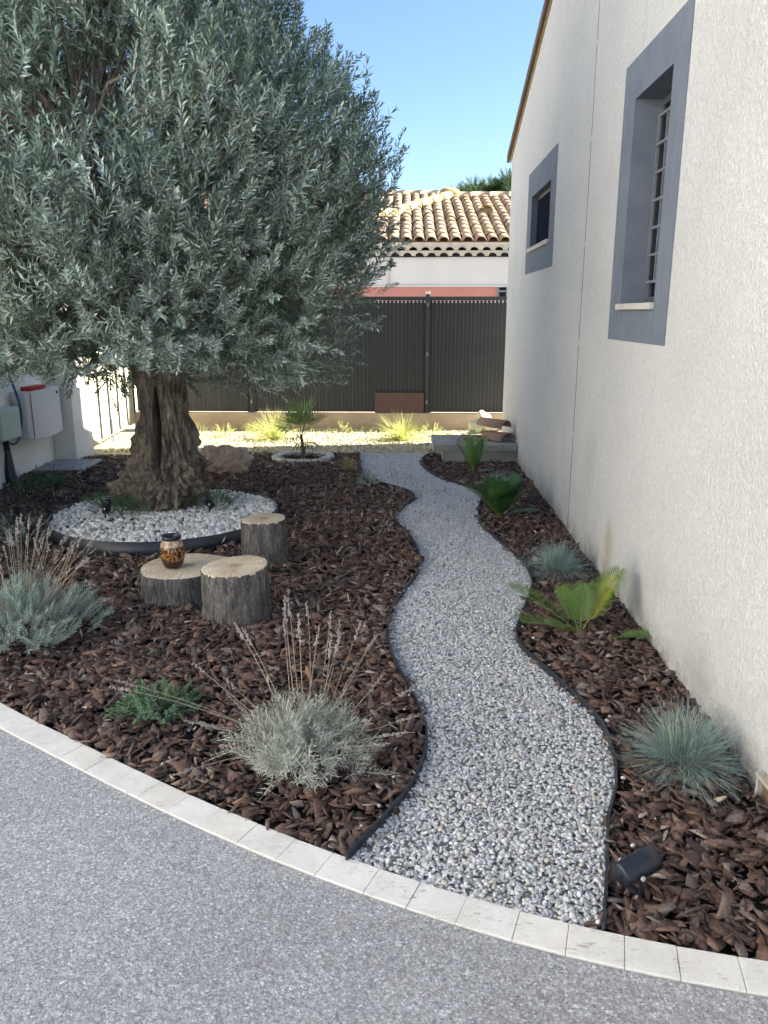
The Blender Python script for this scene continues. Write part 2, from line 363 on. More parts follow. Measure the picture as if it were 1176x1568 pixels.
def crom(P, n=10):
    P = [np.array(p, float) for p in P]; P = [2*P[0]-P[1]]+P+[2*P[-1]-P[-2]]; out = []
    for i in range(1, len(P)-2):
        a, b_, c, d = P[i-1:i+3]
        for k in range(n):
            t = k/n; out.append(.5*((2*b_)+(-a+c)*t+(2*a-5*b_+4*c-d)*t*t+(-a+3*b_-3*c+d)*t**3))
    out.append(P[-2]); return np.array(out)
def inpoly(p, poly):
    x, y = p[:, 0], p[:, 1]; ins = np.zeros(len(p), bool); n = len(poly); j = n-1
    for i in range(n):
        xi, yi = poly[i]; xj, yj = poly[j]
        c = ((yi > y) != (yj > y)) & (x < (xj-xi)*(y-yi)/((yj-yi) or 1e-9)+xi); ins ^= c; j = i
    return ins
def hull(pts):
    bm = bmesh.new()
    for p in pts: bm.verts.new(p)
    r = bmesh.ops.convex_hull(bm, input=bm.verts); 
    bmesh.ops.delete(bm, geom=[v for v in bm.verts if not v.link_faces], context='VERTS')
    bmesh.ops.triangulate(bm, faces=bm.faces); bm.verts.index_update()
    V = np.array([v.co[:] for v in bm.verts]); F = np.array([[v.index for v in f.verts] for f in bm.faces]); bm.free(); return V, F
def ico(sub):
    bm = bmesh.new(); bmesh.ops.create_icosphere(bm, subdivisions=sub, radius=1); bm.verts.index_update()
    V = np.array([v.co[:] for v in bm.verts]); F = np.array([[v.index for v in f.verts] for f in bm.faces]); bm.free(); return V, F

# ------------------------------------------------------------ layout of the ground, metres
KERB = crom([(-6.0, 6.0), (-4.2, 4.72), (-2.9, 3.76), (-1.72, 2.92), (-1.29, 2.64), (-.81, 2.34), (-.46, 2.14), (-.15, 1.985), (.23, 1.825), (.54, 1.725), (.93, 1.64), (1.6, 1.54), (3.2, 1.42)], 14)
PL = crom([(-.17, 1.98), (-.11, 2.09), (-.04, 2.22), (.045, 2.42), (.09, 2.69), (.045, 3.0), (-.05, 3.37), (-.085, 3.66), (-.075, 3.96), (0, 4.32), (.09, 4.69), (.10, 5.0), (.03, 5.5), (-.08, 5.98), (-.02, 6.35), (.08, 6.66), (.03, 6.95), (-.13, 7.18), (-.34, 7.42), (-.44, 7.75), (-.50, 8.3), (-.55, 8.96)], 8)
PR = crom([(.535, 1.73), (.60, 1.95), (.665, 2.19), (.745, 2.4), (.785, 2.62), (.78, 2.86), (.68, 3.2), (.585, 3.5), (.575, 3.7), (.63, 3.93), (.76, 4.38), (.79, 4.7), (.76, 4.98), (.65, 5.5), (.585, 5.9), (.62, 6.35), (.69, 6.80), (.64, 7.1), (.38, 7.5), (.24, 7.9), (.17, 8.3), (.19, 8.62), (.26, 8.86), (.36, 8.95)], 8)
BACK = 8.97
kx = lambda x: float(np.interp(x, KERB[:, 0], KERB[:, 1]))
bed_l = [tuple(p) for p in KERB if -4.2 < p[0] < PL[0][0]]+[tuple(p) for p in PL]+[(-2.6, BACK-.1), (-3.9, 8.66), (-3.9, 4.45)]
bed_r = [tuple(p) for p in PR]+[(1.235, 8.95), (1.235, kx(1.235))]+[tuple(p) for p in KERB[::-1] if PR[0][0] < p[0] < 1.235]
path_poly = [tuple(p) for p in PL]+[(-.55, 9.05), (.36, 9.05)]+[tuple(p) for p in PR[::-1]]+[tuple(p) for p in KERB[::-1] if PL[0][0] < p[0] < PR[0][0]]

def flat(poly, z): return [(x, y, z) for x, y in poly], [tuple(range(len(poly)))]
def area_sheet(name, poly, z, mat):
    m = flat(poly, z); bm = bmesh.new(); f = bm.faces.new([bm.verts.new(v) for v in m[0]]); bm.normal_update()
    if f.normal.z < 0: f.normal_flip()
    bmesh.ops.triangulate(bm, faces=bm.faces); me = bpy.data.meshes.new(name); bm.to_mesh(me); bm.free(); me.materials.append(mat)
    return tag(link(name, me), kind='structure')
area_sheet('ground', [(-150, -150), (150, -150), (150, 150), (-150, 150)], -.07, MT['earth'])
kout = []
for i, p in enumerate(KERB):
    t = KERB[min(i+1, len(KERB)-1)]-KERB[max(i-1, 0)]; t /= np.linalg.norm(t); kout.append(p+np.array([t[1], -t[0]])*.112)
kout = np.array(kout)
area_sheet('driveway', [tuple(p) for p in kout]+[(3.2, -9), (-9, -9), (-9, 6.0)], 0.0, MT['drive'])
bedL = area_sheet('mulch_bed', bed_l, -.022, MT['dirt']); bedR = area_sheet('mulch_border', bed_r, -.022, MT['dirt'])
path = area_sheet('gravel_path', path_poly, -.010, MT['gbase'])
yard = area_sheet('gravel_yard', [(-3.95, 8.62), (-2.6, BACK-.1), (-.55, BACK-.001), (-.55, 9.051), (.36, 9.051), (.36, 8.951), (6, 8.951), (6, 10.93), (-6, 10.93), (-6, 8.62)], -.008, MT['lbase'])

# travertine kerb, one block at a time
kerb = tag(link('travertine_kerb', None), kind='structure')
seg = np.r_[0, np.cumsum(np.linalg.norm(np.diff(KERB, axis=0), axis=1))]; s = 0.0; kj = []
while s < seg[-1]: kj.append(s); s += random.uniform(.128, .158)
at_ = lambda s, C: np.array([np.interp(s, seg, C[:, 0]), np.interp(s, seg, C[:, 1])])
for a, b_ in zip(kj[:-1], kj[1:]):
    g = .0007; i0, i1, o0, o1 = at_(a+g, KERB), at_(b_-g, KERB), at_(a+g, kout), at_(b_-g, kout)
    if i0[0] > 2.4 or i1[0] < -4.6: continue
    o0 = i0+(o0-i0)*.97; o1 = i1+(o1-i1)*.97
    c = (i0+i1+o0+o1)/4; dz = random.uniform(-.001, .0015)
    V, F = prism([tuple(p-c) for p in (o0, o1, i1, i0)], -.05, .006+dz)
    part('kerb_stone', (V, F), MT['trav'], kerb, bevel=.0018, loc=(c[0], c[1], 0))

# loose pieces -------------------------------------------------------
def rand_in(poly, dens, lo=None):
    P = np.array(poly); x0, y0 = P.min(0); x1, y1 = P.max(0); n = int((x1-x0)*(y1-y0)*dens)
    p = np.c_[rng.uniform(x0, x1, n), rng.uniform(y0, y1, n)]; return p[inpoly(p, poly)]
TREE = np.array([-1.97, 6.17]); RINGC = np.array([-1.88, 5.83]); RINGR = .865
def pieces(parent, name, stuffname, bases, hbases, pts, Rm, z, rnd, mat, smooth=False, nind=300):
    T = np.c_[pts, z]; d = np.linalg.norm(T-np.array([0, 0, 1.6]), axis=1)/np.cbrt(np.abs(np.linalg.det(Rm)))
    vis = (np.abs(pts[:, 0]) < .53*pts[:, 1]+.05) & (pts[:, 1] > 1.55); d = np.where(vis, d, 1e9)
    order = np.argsort(d); top = order[:nind]; rest = order[nind:]
    which = rng.integers(0, len(bases), len(pts))
    V, F, Rn = scatter(bases, which[rest], Rm[rest], T[rest], rnd[rest])
    o = link(stuffname, npmesh(stuffname, V, F, mat, Rn, smooth), parent); o['kind'] = 'stuff'
    mes = [npmesh(name, bv, bf, mat, None, smooth) for bv, bf in hbases]
    for k in top:
        q = link(name, mes[which[k] % len(mes)], parent)
        M = Matrix([[*Rm[k][0], T[k][0]], [*Rm[k][1], T[k][1]], [*Rm[k][2], T[k][2]], [0, 0, 0, 1]]); q.matrix_local = M
    return o
def chip_base():
    n = random.choice([4, 4, 5, 6]); pts = []; wd_ = random.uniform(.10, .26); tk = random.uniform(.022, .05)
    for k in range(n):
        a = 2*PI*k/n+random.uniform(-.45, .45); r = random.uniform(.7, 1.2)
        x, y = .5*math.cos(a)*r, wd_*math.sin(a)*r*random.uniform(.8, 1.3)
        for zz in (-tk, tk): pts.append((x+random.uniform(-.09, .09), y+random.uniform(-.05, .05), zz*random.uniform(.3, 1.5)+.10*math.cos(3*x)*tk*8))
    return hull(pts)
cb = [chip_base() for _ in range(24)]
def mulch(parent, poly, holes):
    for lo, hi, dens, s0, s1 in ((1.5, 4.2, 1500, .038, .088), (4.2, 9.2, 1050, .034, .078)):
        pass
    p = rand_in(poly, 2900); keep = (p[:, 1] < 4.2) | (rng.random(len(p)) < .72)
    keep &= p[:, 1]-np.interp(p[:, 0], KERB[:, 0], KERB[:, 1]) > .012
    for c, r in holes: keep &= np.linalg.norm(p-np.array(c), axis=1) > r
    p = p[keep]; n = len(p); s = .024+.072*rng.random(n)**1.6; s = s*np.where(rng.random(n) < .12, 1.35, 1)
    lay = rng.random(n); tl = .14+.42*lay
    Rm = euler(rng.normal(0, 1, n)*tl*1.15, rng.normal(0, 1, n)*tl*.75, rng.uniform(0, 2*PI, n))
    S = np.stack([s, s*rng.uniform(.75, 1.35, n), s*rng.uniform(.6, 1.3, n)], 1); Rm = Rm*S[:, None, :]
    hz = np.array([mnoise.noise(Vector((x*2.2, y*2.2, 3))) for x, y in p])
    z = -.012+.026*lay+.010*hz
    return pieces(parent, 'bark_chip', 'bark_mulch', cb, cb, p, Rm, z, rng.random(n), MT['bark_chip'])
LOGS = [((-1.27, 4.26), .275), ((-.915, 3.93), .17), ((-.93, 4.87), .15)]
mulch(bedL, bed_l, [(RINGC, RINGR+.02)]+[(c, r-.02) for c, r in LOGS]+[((-1.17, 8.64), .20)])
mulch(bedR, bed_r, [])
sp_n = 900; pp = rand_in(bed_l, 60); pp = pp[np.linalg.norm(pp-RINGC, axis=1) > RINGR+.03]; pp = pp[(rng.random(len(pp)) < .25) | (np.linalg.norm(pp-np.array([-2.1, 4.7]), axis=1) < .9)]
nS = len(pp); Sx = np.stack([rng.uniform(.02, .055, nS), rng.uniform(.012, .02, nS), rng.uniform(.008, .02, nS)], 1)
Vv, Ff, Rr = scatter(cb, rng.integers(0, len(cb), nS), euler(rng.normal(0, .4, nS), rng.normal(0, .3, nS), rng.uniform(0, 6.3, nS))*Sx[:, None, :], np.c_[pp, np.full(nS, .026)], rng.random(nS))
o = link('wood_splinters', npmesh('wood_splinters', Vv, Ff, MT['splint'], Rr), bedL); o['kind'] = 'stuff'
def stones_base(sub, k=8):
    out = []
    for _ in range(k):
        V, F = ico(sub); o = Vector((random.random()*50, 0, 0))
        f = np.array([1+.38*mnoise.noise(Vector(v)*1.1+o) for v in V]); V = V*f[:, None]; out.append((V, F))
    return out
sb1, sb2 = stones_base(1), stones_base(2)
def gravel(parent, poly, dens, s0, s1, mat, zb, name, stuff, nind, holes=(), squash=.62, layer=.010, zf=None):
    p = rand_in(poly, dens); keep = np.ones(len(p), bool)
    for c, r in holes: keep &= np.linalg.norm(p-np.array(c), axis=1) > r
    p = p[keep]; n = len(p); s = rng.uniform(s0, s1, n)*.5
    S = np.stack([s*rng.uniform(.85, 1.3, n), s, s*rng.uniform(squash-.15, squash+.2, n)], 1)
    Rm = euler(rng.normal(0, .35, n), rng.normal(0, .35, n), rng.uniform(0, 2*PI, n))*S[:, None, :]
    z = zb+rng.random(n)*layer
    if zf is not None: z = z+zf(p)
    return pieces(parent, name, stuff, sb1, sb2, p, Rm, z, rng.random(n), mat, True, nind)
near = [q for q in path_poly]
gravel(path, path_poly, 12500, .009, .019, MT['gravel'], -.008, 'pebble', 'path_gravel', 300, squash=.42, layer=.009)
gravel(yard, [(-3.6, 9.0), (-.5, 9.0), (1.25, 9.0), (1.25, 10.9), (-3.8, 10.9)], 1100, .02, .04, MT['lit_gravel'], -.006, 'pebble', 'yard_gravel', 40)

# black steel edging strips
def ribbon(C, z0, z1, th):
    V = []; F = []; n = len(C)
    for i, p in enumerate(C):
        t = C[min(i+1, n-1)]-C[max(i-1, 0)]; t = t/np.linalg.norm(t); nn = np.array([-t[1], t[0]])*th/2
        for q, z in ((p-nn, z0), (p-nn, z1), (p+nn, z1), (p+nn, z0)): V.append((q[0], q[1], z))
    for i in range(n-1):
        for k in range(4): F.append((i*4+k, i*4+(k+1) % 4, i*4+4+(k+1) % 4, i*4+4+k))
    return V, F+[(3, 2, 1, 0), tuple(range(4*n-4, 4*n))]
def zwob(m, a=.004):
    return [(x, y, z+(a*math.sin(x*3+y*4.1) if z > 0 else 0)) for x, y, z in m[0]], m[1]
tag(part('garden_edging', zwob(ribbon(PL, -.05, .024, .009)), MT['steel'], smooth=False), 'black flexible edging strip winding along the left side of the gravel path', 'edging', 'edging strips along the gravel path')
tag(part('garden_edging', zwob(ribbon(PR, -.05, .024, .009)), MT['steel'], smooth=False), 'black flexible edging strip winding along the right side of the gravel path', 'edging', 'edging strips along the gravel path')
th = np.linspace(0, 2*PI, 73); RC = np.c_[RINGC[0]+RINGR*np.cos(th), RINGC[1]+RINGR*np.sin(th)]
ring = thing('tree_ring', 'round black metal bed ring of white pebbles around the olive trunk', 'tree ring')
part('metal_band', ribbon(RC, -.05, .095, .010), MT['steel'], ring, True)
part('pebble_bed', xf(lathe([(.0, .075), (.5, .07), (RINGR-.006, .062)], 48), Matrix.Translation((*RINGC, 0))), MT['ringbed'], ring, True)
ringp = [tuple(q) for q in np.c_[RINGC[0]+(RINGR-.02)*np.cos(th[:-1]), RINGC[1]+(RINGR-.02)*np.sin(th[:-1])]]
gravel(ring, ringp, 2000, .020, .042, MT['white'], .070, 'white_pebble', 'white_pebbles', 300, [(TREE, .30)], layer=.016)

# ------------------------------------------------------------ the house on the right
X0 = 1.23; YE = 9.87; RY = 4.69; ZE = 3.42; SL = .352; ZR = ZE+SL*(YE-RY)
top = lambda y: ZR-SL*abs(y-RY)
house = thing('white_house', 'white roughcast house gable with two blue-grey framed windows beside the path', 'house')
def wallpiece(y0, y1, z0, z1a, z1b):
    return [(X0, y0, z0), (X0, y1, z0), (X0, y1, z1b), (X0, y0, z1a)], [(0, 3, 2, 1)]
YB = -.49; pcs = []
cuts = [YB, 4.0, 4.62, RY, 5.664, 5.676, 7.12, 8.16, YE]
for a, c in zip(cuts[:-1], cuts[1:]):
    if a == 4.0: pcs += [wallpiece(a, c, -.1, 1.63, 1.63), wallpiece(a, c, 2.72, top(a), top(c))]
    elif a == 7.12: pcs += [wallpiece(a, c, -.1, 2.20, 2.20), wallpiece(a, c, 2.71, top(a), top(c))]
    elif a == 5.664: continue
    else: pcs += [wallpiece(a, c, -.1, top(a), top(c))]
WT = .35; XE = 11.0
# joint sides
pcs.append(([(X0, YE, -.1), (XE, YE, -.1), (XE, YE, ZE), (X0, YE, ZE)], [(0, 3, 2, 1)]))
part('wall', join(*pcs), MT['stucco'], house)
part('wall', join(box(XE, XE+.2, YB, YE, -.1, ZE), box(X0+.01, XE, YB-.2, YB, -.1, ZE)), MT['stucco'], house)
jt = thing_j = part('expansion_joint', join(([(X0+.012, 5.66, -.1), (X0+.012, 5.68, -.1), (X0+.012, 5.68, top(5.68)), (X0+.012, 5.66, top(5.66))], [(0, 3, 2, 1)]),
      box(X0+.0005, X0+.012, 5.6600, 5.6645, -.1, top(5.67)-.05), box(X0+.0005, X0+.012, 5.6755, 5.680, -.1, top(5.67)-.05)), MT['dark'], house, label='thin dark vertical joint in the render')
blk = [box(X0-.001, X0+.004, 5.6655, 5.6745, z, z+.03) for z in (.72, 1.38, 2.05, 2.72, 3.3)]
part('joint_filler', join(*blk), MT['white_pl'], jt)
# roof: two slopes with a verge projecting a little
def slope(y0, z0, y1, z1, x0, x1, th_):
    return [(x0, y0, z0), (x1, y0, z0), (x1, y1, z1), (x0, y1, z1), (x0, y0, z0+th_), (x1, y0, z0+th_), (x1, y1, z1+th_), (x0, y1, z1+th_)], [(0, 3, 2, 1), (4, 5, 6, 7), (0, 1, 5, 4), (1, 2, 6, 5), (2, 3, 7, 6), (3, 0, 4, 7)]
yo = YE+.13; rf = part('roof', join(slope(yo, top(yo), RY, ZR, X0-.015, XE+.3, .05), slope(RY, ZR, YB-.3, top(YB-.3), X0-.015, XE+.3, .05)), MT['tile'], house)
part('verge', join(slope(yo+.02, top(yo+.02)-.02, RY, ZR-.02, X0-.045, X0-.016, .085), slope(RY, ZR-.02, YB-.3, top(YB-.3)-.02, X0-.045, X0-.016, .085)), MT['verge'], rf)
part('verge_mortar', join(slope(yo-.03, top(yo-.03)-.05, RY, ZR-.05, X0-.014, X0+.0, .048)), MT['mortar'], rf)
n_t = 15
for k in range(n_t):
    y = yo-.02-k*.34; z = top(y)+.065
    V, F = tube([(X0+.03, y+.03, z), (X0+.03, y-.37, z+SL*.40+.012)], [.075, .062], 10)
    part('verge_tile', (V, F), MT['tile'], rf, True)
# unseen tall block added behind the gable to shade tree and garden
tall = thing('added_shade_wing', 'added unseen tall white block right of the gable, shading the garden', 'house')
part('wall', box(5.2, 12, -1.5, 10.05, 0, 9.2), MT['stucco'], tall)
part('roof', slope(10.1, 9.2, -1.7, 9.2, 5.0, 12.3, .25), MT['tile'], tall)

def window(y0, y1, z0, z1, oy0, oy1, oz0, oz1, big):
    wn = thing('tmp', None, None); wn.name = 'window'; wn.parent = house
    for q in ('label', 'category'):
        if q in wn: del wn[q]
    p = .005; xs = X0-p
    def band(a, c, d, e): return [(xs, a, d), (xs, c, d), (xs, c, e), (xs, a, e), (X0+.01, a, d), (X0+.01, c, d), (X0+.01, c, e), (X0+.01, a, e)], [(0, 3, 2, 1), (0, 1, 5, 4), (2, 3, 7, 6), (1, 2, 6, 5), (3, 0, 4, 7)]
    part('painted_surround', join(band(oy0, y0, oz0, oz1), band(y1, oy1, oz0, oz1), band(y0, y1, oz0, z0), band(y0, y1, z1, oz1)), MT['grey'], wn)
    D = .20; xb = X0+D
    y0 += .0015; y1 -= .0015; z0 += .0015; z1 -= .0015
    part('reveal', ([(X0-.004, y0, z0), (X0-.004, y1, z0), (X0-.004, y1, z1), (X0-.004, y0, z1), (xb, y0, z0), (xb, y1, z0), (xb, y1, z1), (xb, y0, z1)],
         [(0, 1, 5, 4), (1, 2, 6, 5), (2, 3, 7, 6), (3, 0, 4, 7)]), MT['grey'], wn)
    xg = X0+.150 if big else X0+.062
    fw = .04
    part('frame', join(box(xg-.015, xg+.02, y0+.001, y0+fw, z0+.001, z1-.001), box(xg-.015, xg+.02, y1-fw, y1-.001, z0+.001, z1-.001), box(xg-.014, xg+.02, y0+fw, y1-fw, z0+.001, z0+fw+.02), box(xg-.014, xg+.02, y0+fw, y1-fw, z1-fw, z1-.001)), MT['wframe'] if big else MT['black'], wn, bevel=.003)
    part('pane', box(xg, xg+.006, y0+fw, y1-fw, z0+fw+.02, z1-fw), MT['glass'], wn)
    part('room_behind', box(X0+D+.01, X0+D+.4, y0-.05, y1+.05, z0-.05, z1+.05), MT['dark'], wn)
    if big:
        xg2 = X0+.118
        for k in range(7):
            z = 1.77+k*.142; part('grille_bar', box(xg2-.007, xg2+.007, y0+.004, y1-.05, z-.007, z+.007), MT['grille'], wn)
        for y in (4.1, 4.26, 4.42, 4.565): part('grille_bar', box(xg2-.0065, xg2+.0065, y-.007, y+.007, 1.765, 2.63), MT['grille'], wn)
        part('sill', box(X0-.028, X0+.06, y0+.0, y1+.03, z0-.012, z0+.022), MT['sill'], wn, bevel=.006)
        part('sill_tile', box(X0+.065, X0+.2, y0+.01, y1-.3, z0+.003, z0+.02), MT['sill'], wn, bevel=.004)
    else:
        part('sill', box(X0-.028, X0+.10, y0-.01, y1+.06, z0-.012, z0+.028), MT['sill'], wn, bevel=.006)
    return wn
w1 = window(4.0, 4.62, 1.63, 2.72, 3.79, 4.85, 1.45, 2.93, True); w1['label'] = 'tall grilled window in a wide blue-grey surround'
w2 = window(7.12, 8.16, 2.20, 2.71, 6.89, 8.42, 1.99, 2.95, False); w2['label'] = 'small square window near the far corner'
# small open frame low on the wall, cut by the right edge of the picture
fr = thing('vent_frame', 'small pinkish white open frame fixed low on the house wall at the right edge', 'frame', (X0, 2.25, 0))
part('frame_side', box(-.03, 0, .088, .100, -.02, .078), MT['cobble'], fr, bevel=.003); part('frame_side', box(-.03, 0, -.100, -.088, -.02, .078), MT['cobble'], fr, bevel=.003)
part('frame_top', box(-.033, 0, -.102, .102, .080, .091), MT['splint'], fr, bevel=.003); part('back_panel', box(-.010, -.001, -.087, .087, -.02, .079), MT['verge'], fr)

# ------------------------------------------------------------ fence, plinth
tag(part('low_wall', box(-3.9, 3.2, 10.94, 11.14, -.05, .225), MT['plinth'], bevel=.008), 'low ochre concrete plinth wall under the dark slatted fence', 'wall')
fence = thing('slat_fence', 'anthracite privacy fence of narrow vertical slats between yard and neighbour', 'fence', (0, 11.04, .226))
sm = mesh('fence_slat', box(-.0260, .0260, -.004, .004, .01, 1.545), MT['slat']); cm = mesh('slat_clip', box(-.007, .007, -.006, .006, 0, .035), MT['white_pl'])
wires = []
x = -3.84; k = 0
while x < 2.3:
    if not abs(x-.29) < .035 and not abs(x+2.21) < .035:
        o = link('fence_slat', sm, fence, (x+random.uniform(-.0012, .0012), random.uniform(-.002, .002), 0)); o.rotation_euler.z = random.uniform(-.06, .06)
        link('slat_clip', cm, o, (.026, -.006, 1.515)); wires.append(box(x-.0285, x-.0255, -.012, -.008, .0, 1.60))  # upright wires, coloured pale to draw the light between slats
    x += .0535
for z in (.03, .22, .42, .78, .80, 1.0, 1.2, 1.40, 1.56): wires.append(box(-3.9, 2.3, .011, .016, z, z+.004))
part('wire_mesh', join(*wires), MT['wire'], fence)
part('fold_rail', join(box(-3.9, .255, -.012, -.005, .84, .858), box(.325, 2.3, -.012, -.005, .84, .858)), MT['slat'], fence)
part('top_rail', join(box(-3.9, .257, -.012, .02, 1.548, 1.60), box(.323, 2.3, -.012, .02, 1.548, 1.60)), MT['fpost'], fence)
for px in (.29, -2.21):
    part('post_backing', box(px-.065, px+.065, .017, .020, 0, 1.60), MT['slat'], fence)
    o = part('fence_post', box(-.028, .028, -.03, .03, 0, 1.63), MT['fpost'], fence, bevel=.004, loc=(px, 0, 0))
    part('post_cap', box(-.032, .032, -.034, .034, 1.631, 1.665), MT['white_pl'], o, bevel=.004)
    for z in (.13, .80, 1.47): part('post_clip', box(-.014, .014, -.045, -.031, z, z+.045), MT['grille'], o)
tag(part('leaning_board', box(-.44, .25, 10.985, 11.005, .23, .51), MT['pinkb']), 'dull pink board standing against the foot of the dark fence', 'board')

# ------------------------------------------------------------ neighbour's house
nb = thing('neighbour_house', 'low neighbouring house with curved clay roof tiles behind the fence', 'house', (0, 14.3, 0))
part('wall', join(box(-1.75, 7, 0, 6, 2.082, 2.56), box(-1.75, 7, .05, 6, 0, 2.08)), MT['nwall'], nb)
pk = part('pink_wall_band', join(box(-1.70, 1.60, .012, .048, 1.72, 2.055), box(2.3, 6, .012, .048, 1.72, 2.055)), MT['pink'], nb, label='pink painted lower wall')
part('moulding', box(-1.76, 6.9, -.03, .0, 2.056, 2.081), MT['nwall'], nb, bevel=.004)
wn = part('window', box(1.62, 2.28, .02, .045, 1.2, 2.05), MT['glass'], nb); part('frame', join(box(1.60, 1.64, -.005, .018, 1.2, 2.05), box(1.76, 1.79, -.005, .018, 1.2, 2.05), box(1.64, 1.76, -.005, .018, 1.97, 2.0)), MT['grille'], wn)
part('downpipe', tube([(-.33, -.03, 2.56), (-.33, -.03, 2.10), (-.38, -.03, 2.07)], .012, 8), MT['nwall'], nb, True)
def halftile(L, r0, r1, th_=.014, n=8, up=True):
    V = []; F = []
    for j, (y, r) in enumerate(((0, r0), (L, r1))):
        for rr in (r, r-th_):
            for k in range(n+1):
                a = PI*k/n; V.append((rr*math.cos(a), y, rr*math.sin(a)*(.78 if up else -.78)))
    m = n+1
    for k in range(n): F += [(k, k+1, 2*m+k+1, 2*m+k), (m+k, 3*m+k, 3*m+k+1, m+k+1), (k, m+k, m+k+1, k+1), (2*m+k, 2*m+k+1, 3*m+k+1, 3*m+k)]
    F += [(0, 2*m, 3*m, m), (n, m+n, 3*m+n, 2*m+n)]
    return V, F
tm = mesh('roof_tile', halftile(.44, .098, .080), MT['tile'], True); em = mesh('eave_tile', halftile(.12, .088, .088), MT['cobble'], True)
RS = .30; ang = math.atan(RS); PIT = .213
fv = []
for k in range(13):
    xx = -PIT/2+PIT*k/12; q = abs(PIT/2-abs(xx)); zt_ = .0686*math.sqrt(max(0, 1-(q/.088)**2)) if q < .088 else 0
    fv.append((xx, zt_))
fV = [(x_, 0, z_) for x_, z_ in fv]+[(x_, 0, .072) for x_, z_ in fv]; fV += [(x_, .05, z_) for x_, _, z_ in fV]
fm = mesh('eave_filler', (fV, [(k, k+1, 14+k, 13+k) for k in range(12)]+[(k, 26+k, 27+k, k+1) for k in range(12)]), MT['cobble'])
# genoise: two rows of tile ends under the eave
for row, (yy, zz) in enumerate(((-.10, 2.575), (-.20, 2.665))):
    part('eave_course', box(-1.75, 7, yy-.004, -.06, zz+.072, zz+.090), MT['cobble'], nb)
    x = -1.70+row*.1
    while x < 2.7:
        link('eave_tile', em, nb, (x, yy, zz)); link('eave_filler', fm, nb, (x+PIT/2, yy+.006, zz)); x += PIT
part('eave_shade_back', box(-1.72, 7, -.055, -.001, 2.562, 2.755), MT['dark'], nb); part('eave_board', box(-1.74, 7, -.23, .1, 2.757, 2.796), MT['cobble'], nb)  # near-black backing stands in for shade inside the tile openings
E0 = (-.30, 2.795)   # y, z of the lowest roof tiles' front edge
rfz = lambda y: E0[1]+(y-E0[0])*RS
RIDY = 3.95
hipx = lambda y: -1.75+(y-E0[0])*(2.72/(RIDY-E0[0]))     # left limit of this slope: the hip
V = [(-1.8, E0[0]+.05, rfz(E0[0]+.05)-.02), (7, E0[0]+.05, rfz(E0[0]+.05)-.02), (7, RIDY, rfz(RIDY)-.02), (hipx(RIDY), RIDY, rfz(RIDY)-.02)]
part('roof', (V, [(0, 1, 2, 3)]), MT['tile'], nb)
x = -1.72; far_cols = []
while x < 3.1:
    k = 0
    while True:
        y = E0[0]+k*.36
        if y > RIDY-.2: break
        if x > hipx(y)-.05:
            if x < 2.6:
                o = link('roof_tile', tm, nb, (x+random.uniform(-.006, .006), y, rfz(y)+.006+random.uniform(0, .008))); o.rotation_euler = (ang-.02, random.uniform(-.03, .03), random.uniform(-.02, .02))
            else: far_cols.append(xf(halftile(.44, .098, .080), Matrix.Translation((x, y, rfz(y)+.006)) @ Matrix.Rotation(ang, 4, 'X')))
        k += 1
    x += PIT
part('roof_tiles_beyond', join(*far_cols), MT['tile'], nb, True)
# hip and ridge caps
hp = [Vector((hipx(y), y, rfz(y)+.07)) for y in np.linspace(E0[0]+.05, RIDY, 12)]
for a, c in zip(hp[:-1], hp[1:]):
    e = a+(c-a)*1.12; part('hip_tile', tube([a+Vector((0, 0, -.02)), e], [.115, .095], 12), MT['mortar'], nb, True)
x = hipx(RIDY)
while x < 6: part('ridge_tile', tube([(x, RIDY+.03, rfz(RIDY)+.03), (x+.46, RIDY+.03, rfz(RIDY)+.045)], [.105, .09], 12), MT['tile'], nb, True); x += .42
part('ridge_mortar', xf((ico(2)[0].tolist(), ico(2)[1].tolist()), Matrix.Translation((hipx(RIDY)-.05, RIDY, rfz(RIDY)+.10)) @ Matrix.Diagonal((.24, .15, .13, 1))), MT['mortar'], nb, True)
vt = part('vent_tile', xf(halftile(.4, .14, .12), Matrix.Translation((1.55, 1.9, rfz(1.9)+.10)) @ Matrix.Rotation(ang*.3, 4, 'X')), MT['mortar'], nb, True)
part('vent_body', box(1.42, 1.68, 2.0, 2.3, rfz(2.0)-.02, rfz(2.0)+.14), MT['mortar'], vt, bevel=.02)
# main roof further back (left of the hip)
mb = []; y0, z0b, y1, z1b = 3.0, 3.42, 6.3, 4.46; s2 = (z1b-z0b)/(y1-y0)
part('main_roof', ([(-6.5, y0, z0b-.02), (1.15, y0, z0b-.02), (1.15, y1, z1b-.02), (-6.5, y1, z1b-.02)], [(0, 1, 2, 3)]), MT['tile'], nb)
part('main_wall', box(-6.2, .9, 3.2, 9.0, 0, 3.4), MT['nwall'], nb)
x = -6.4
while x < 1.12:
    if x > -2.6:
        for k in range(10):
            y = y0+k*.36
            if y > y1-.2: break
            mb.append(xf(halftile(.44, .098, .080, n=6), Matrix.Translation((x, y, z0b+(y-y0)*s2)) @ Matrix.Rotation(math.atan(s2), 4, 'X')))
    else: mb.append(xf(halftile(3.4, .098, .09, n=6), Matrix.Translation((x, y0, z0b)) @ Matrix.Rotation(math.atan(s2), 4, 'X')))
    x += PIT
o = part('main_roof_tiles', join(*mb), MT['tile'], nb, True); o['kind'] = 'stuff'
x = -6.4
while x < 1.1: part('ridge_tile', tube([(x, y1, z1b+.02), (x+.46, y1, z1b+.035)], [.09, .08], 10), MT['tile'], nb, True); x += .42

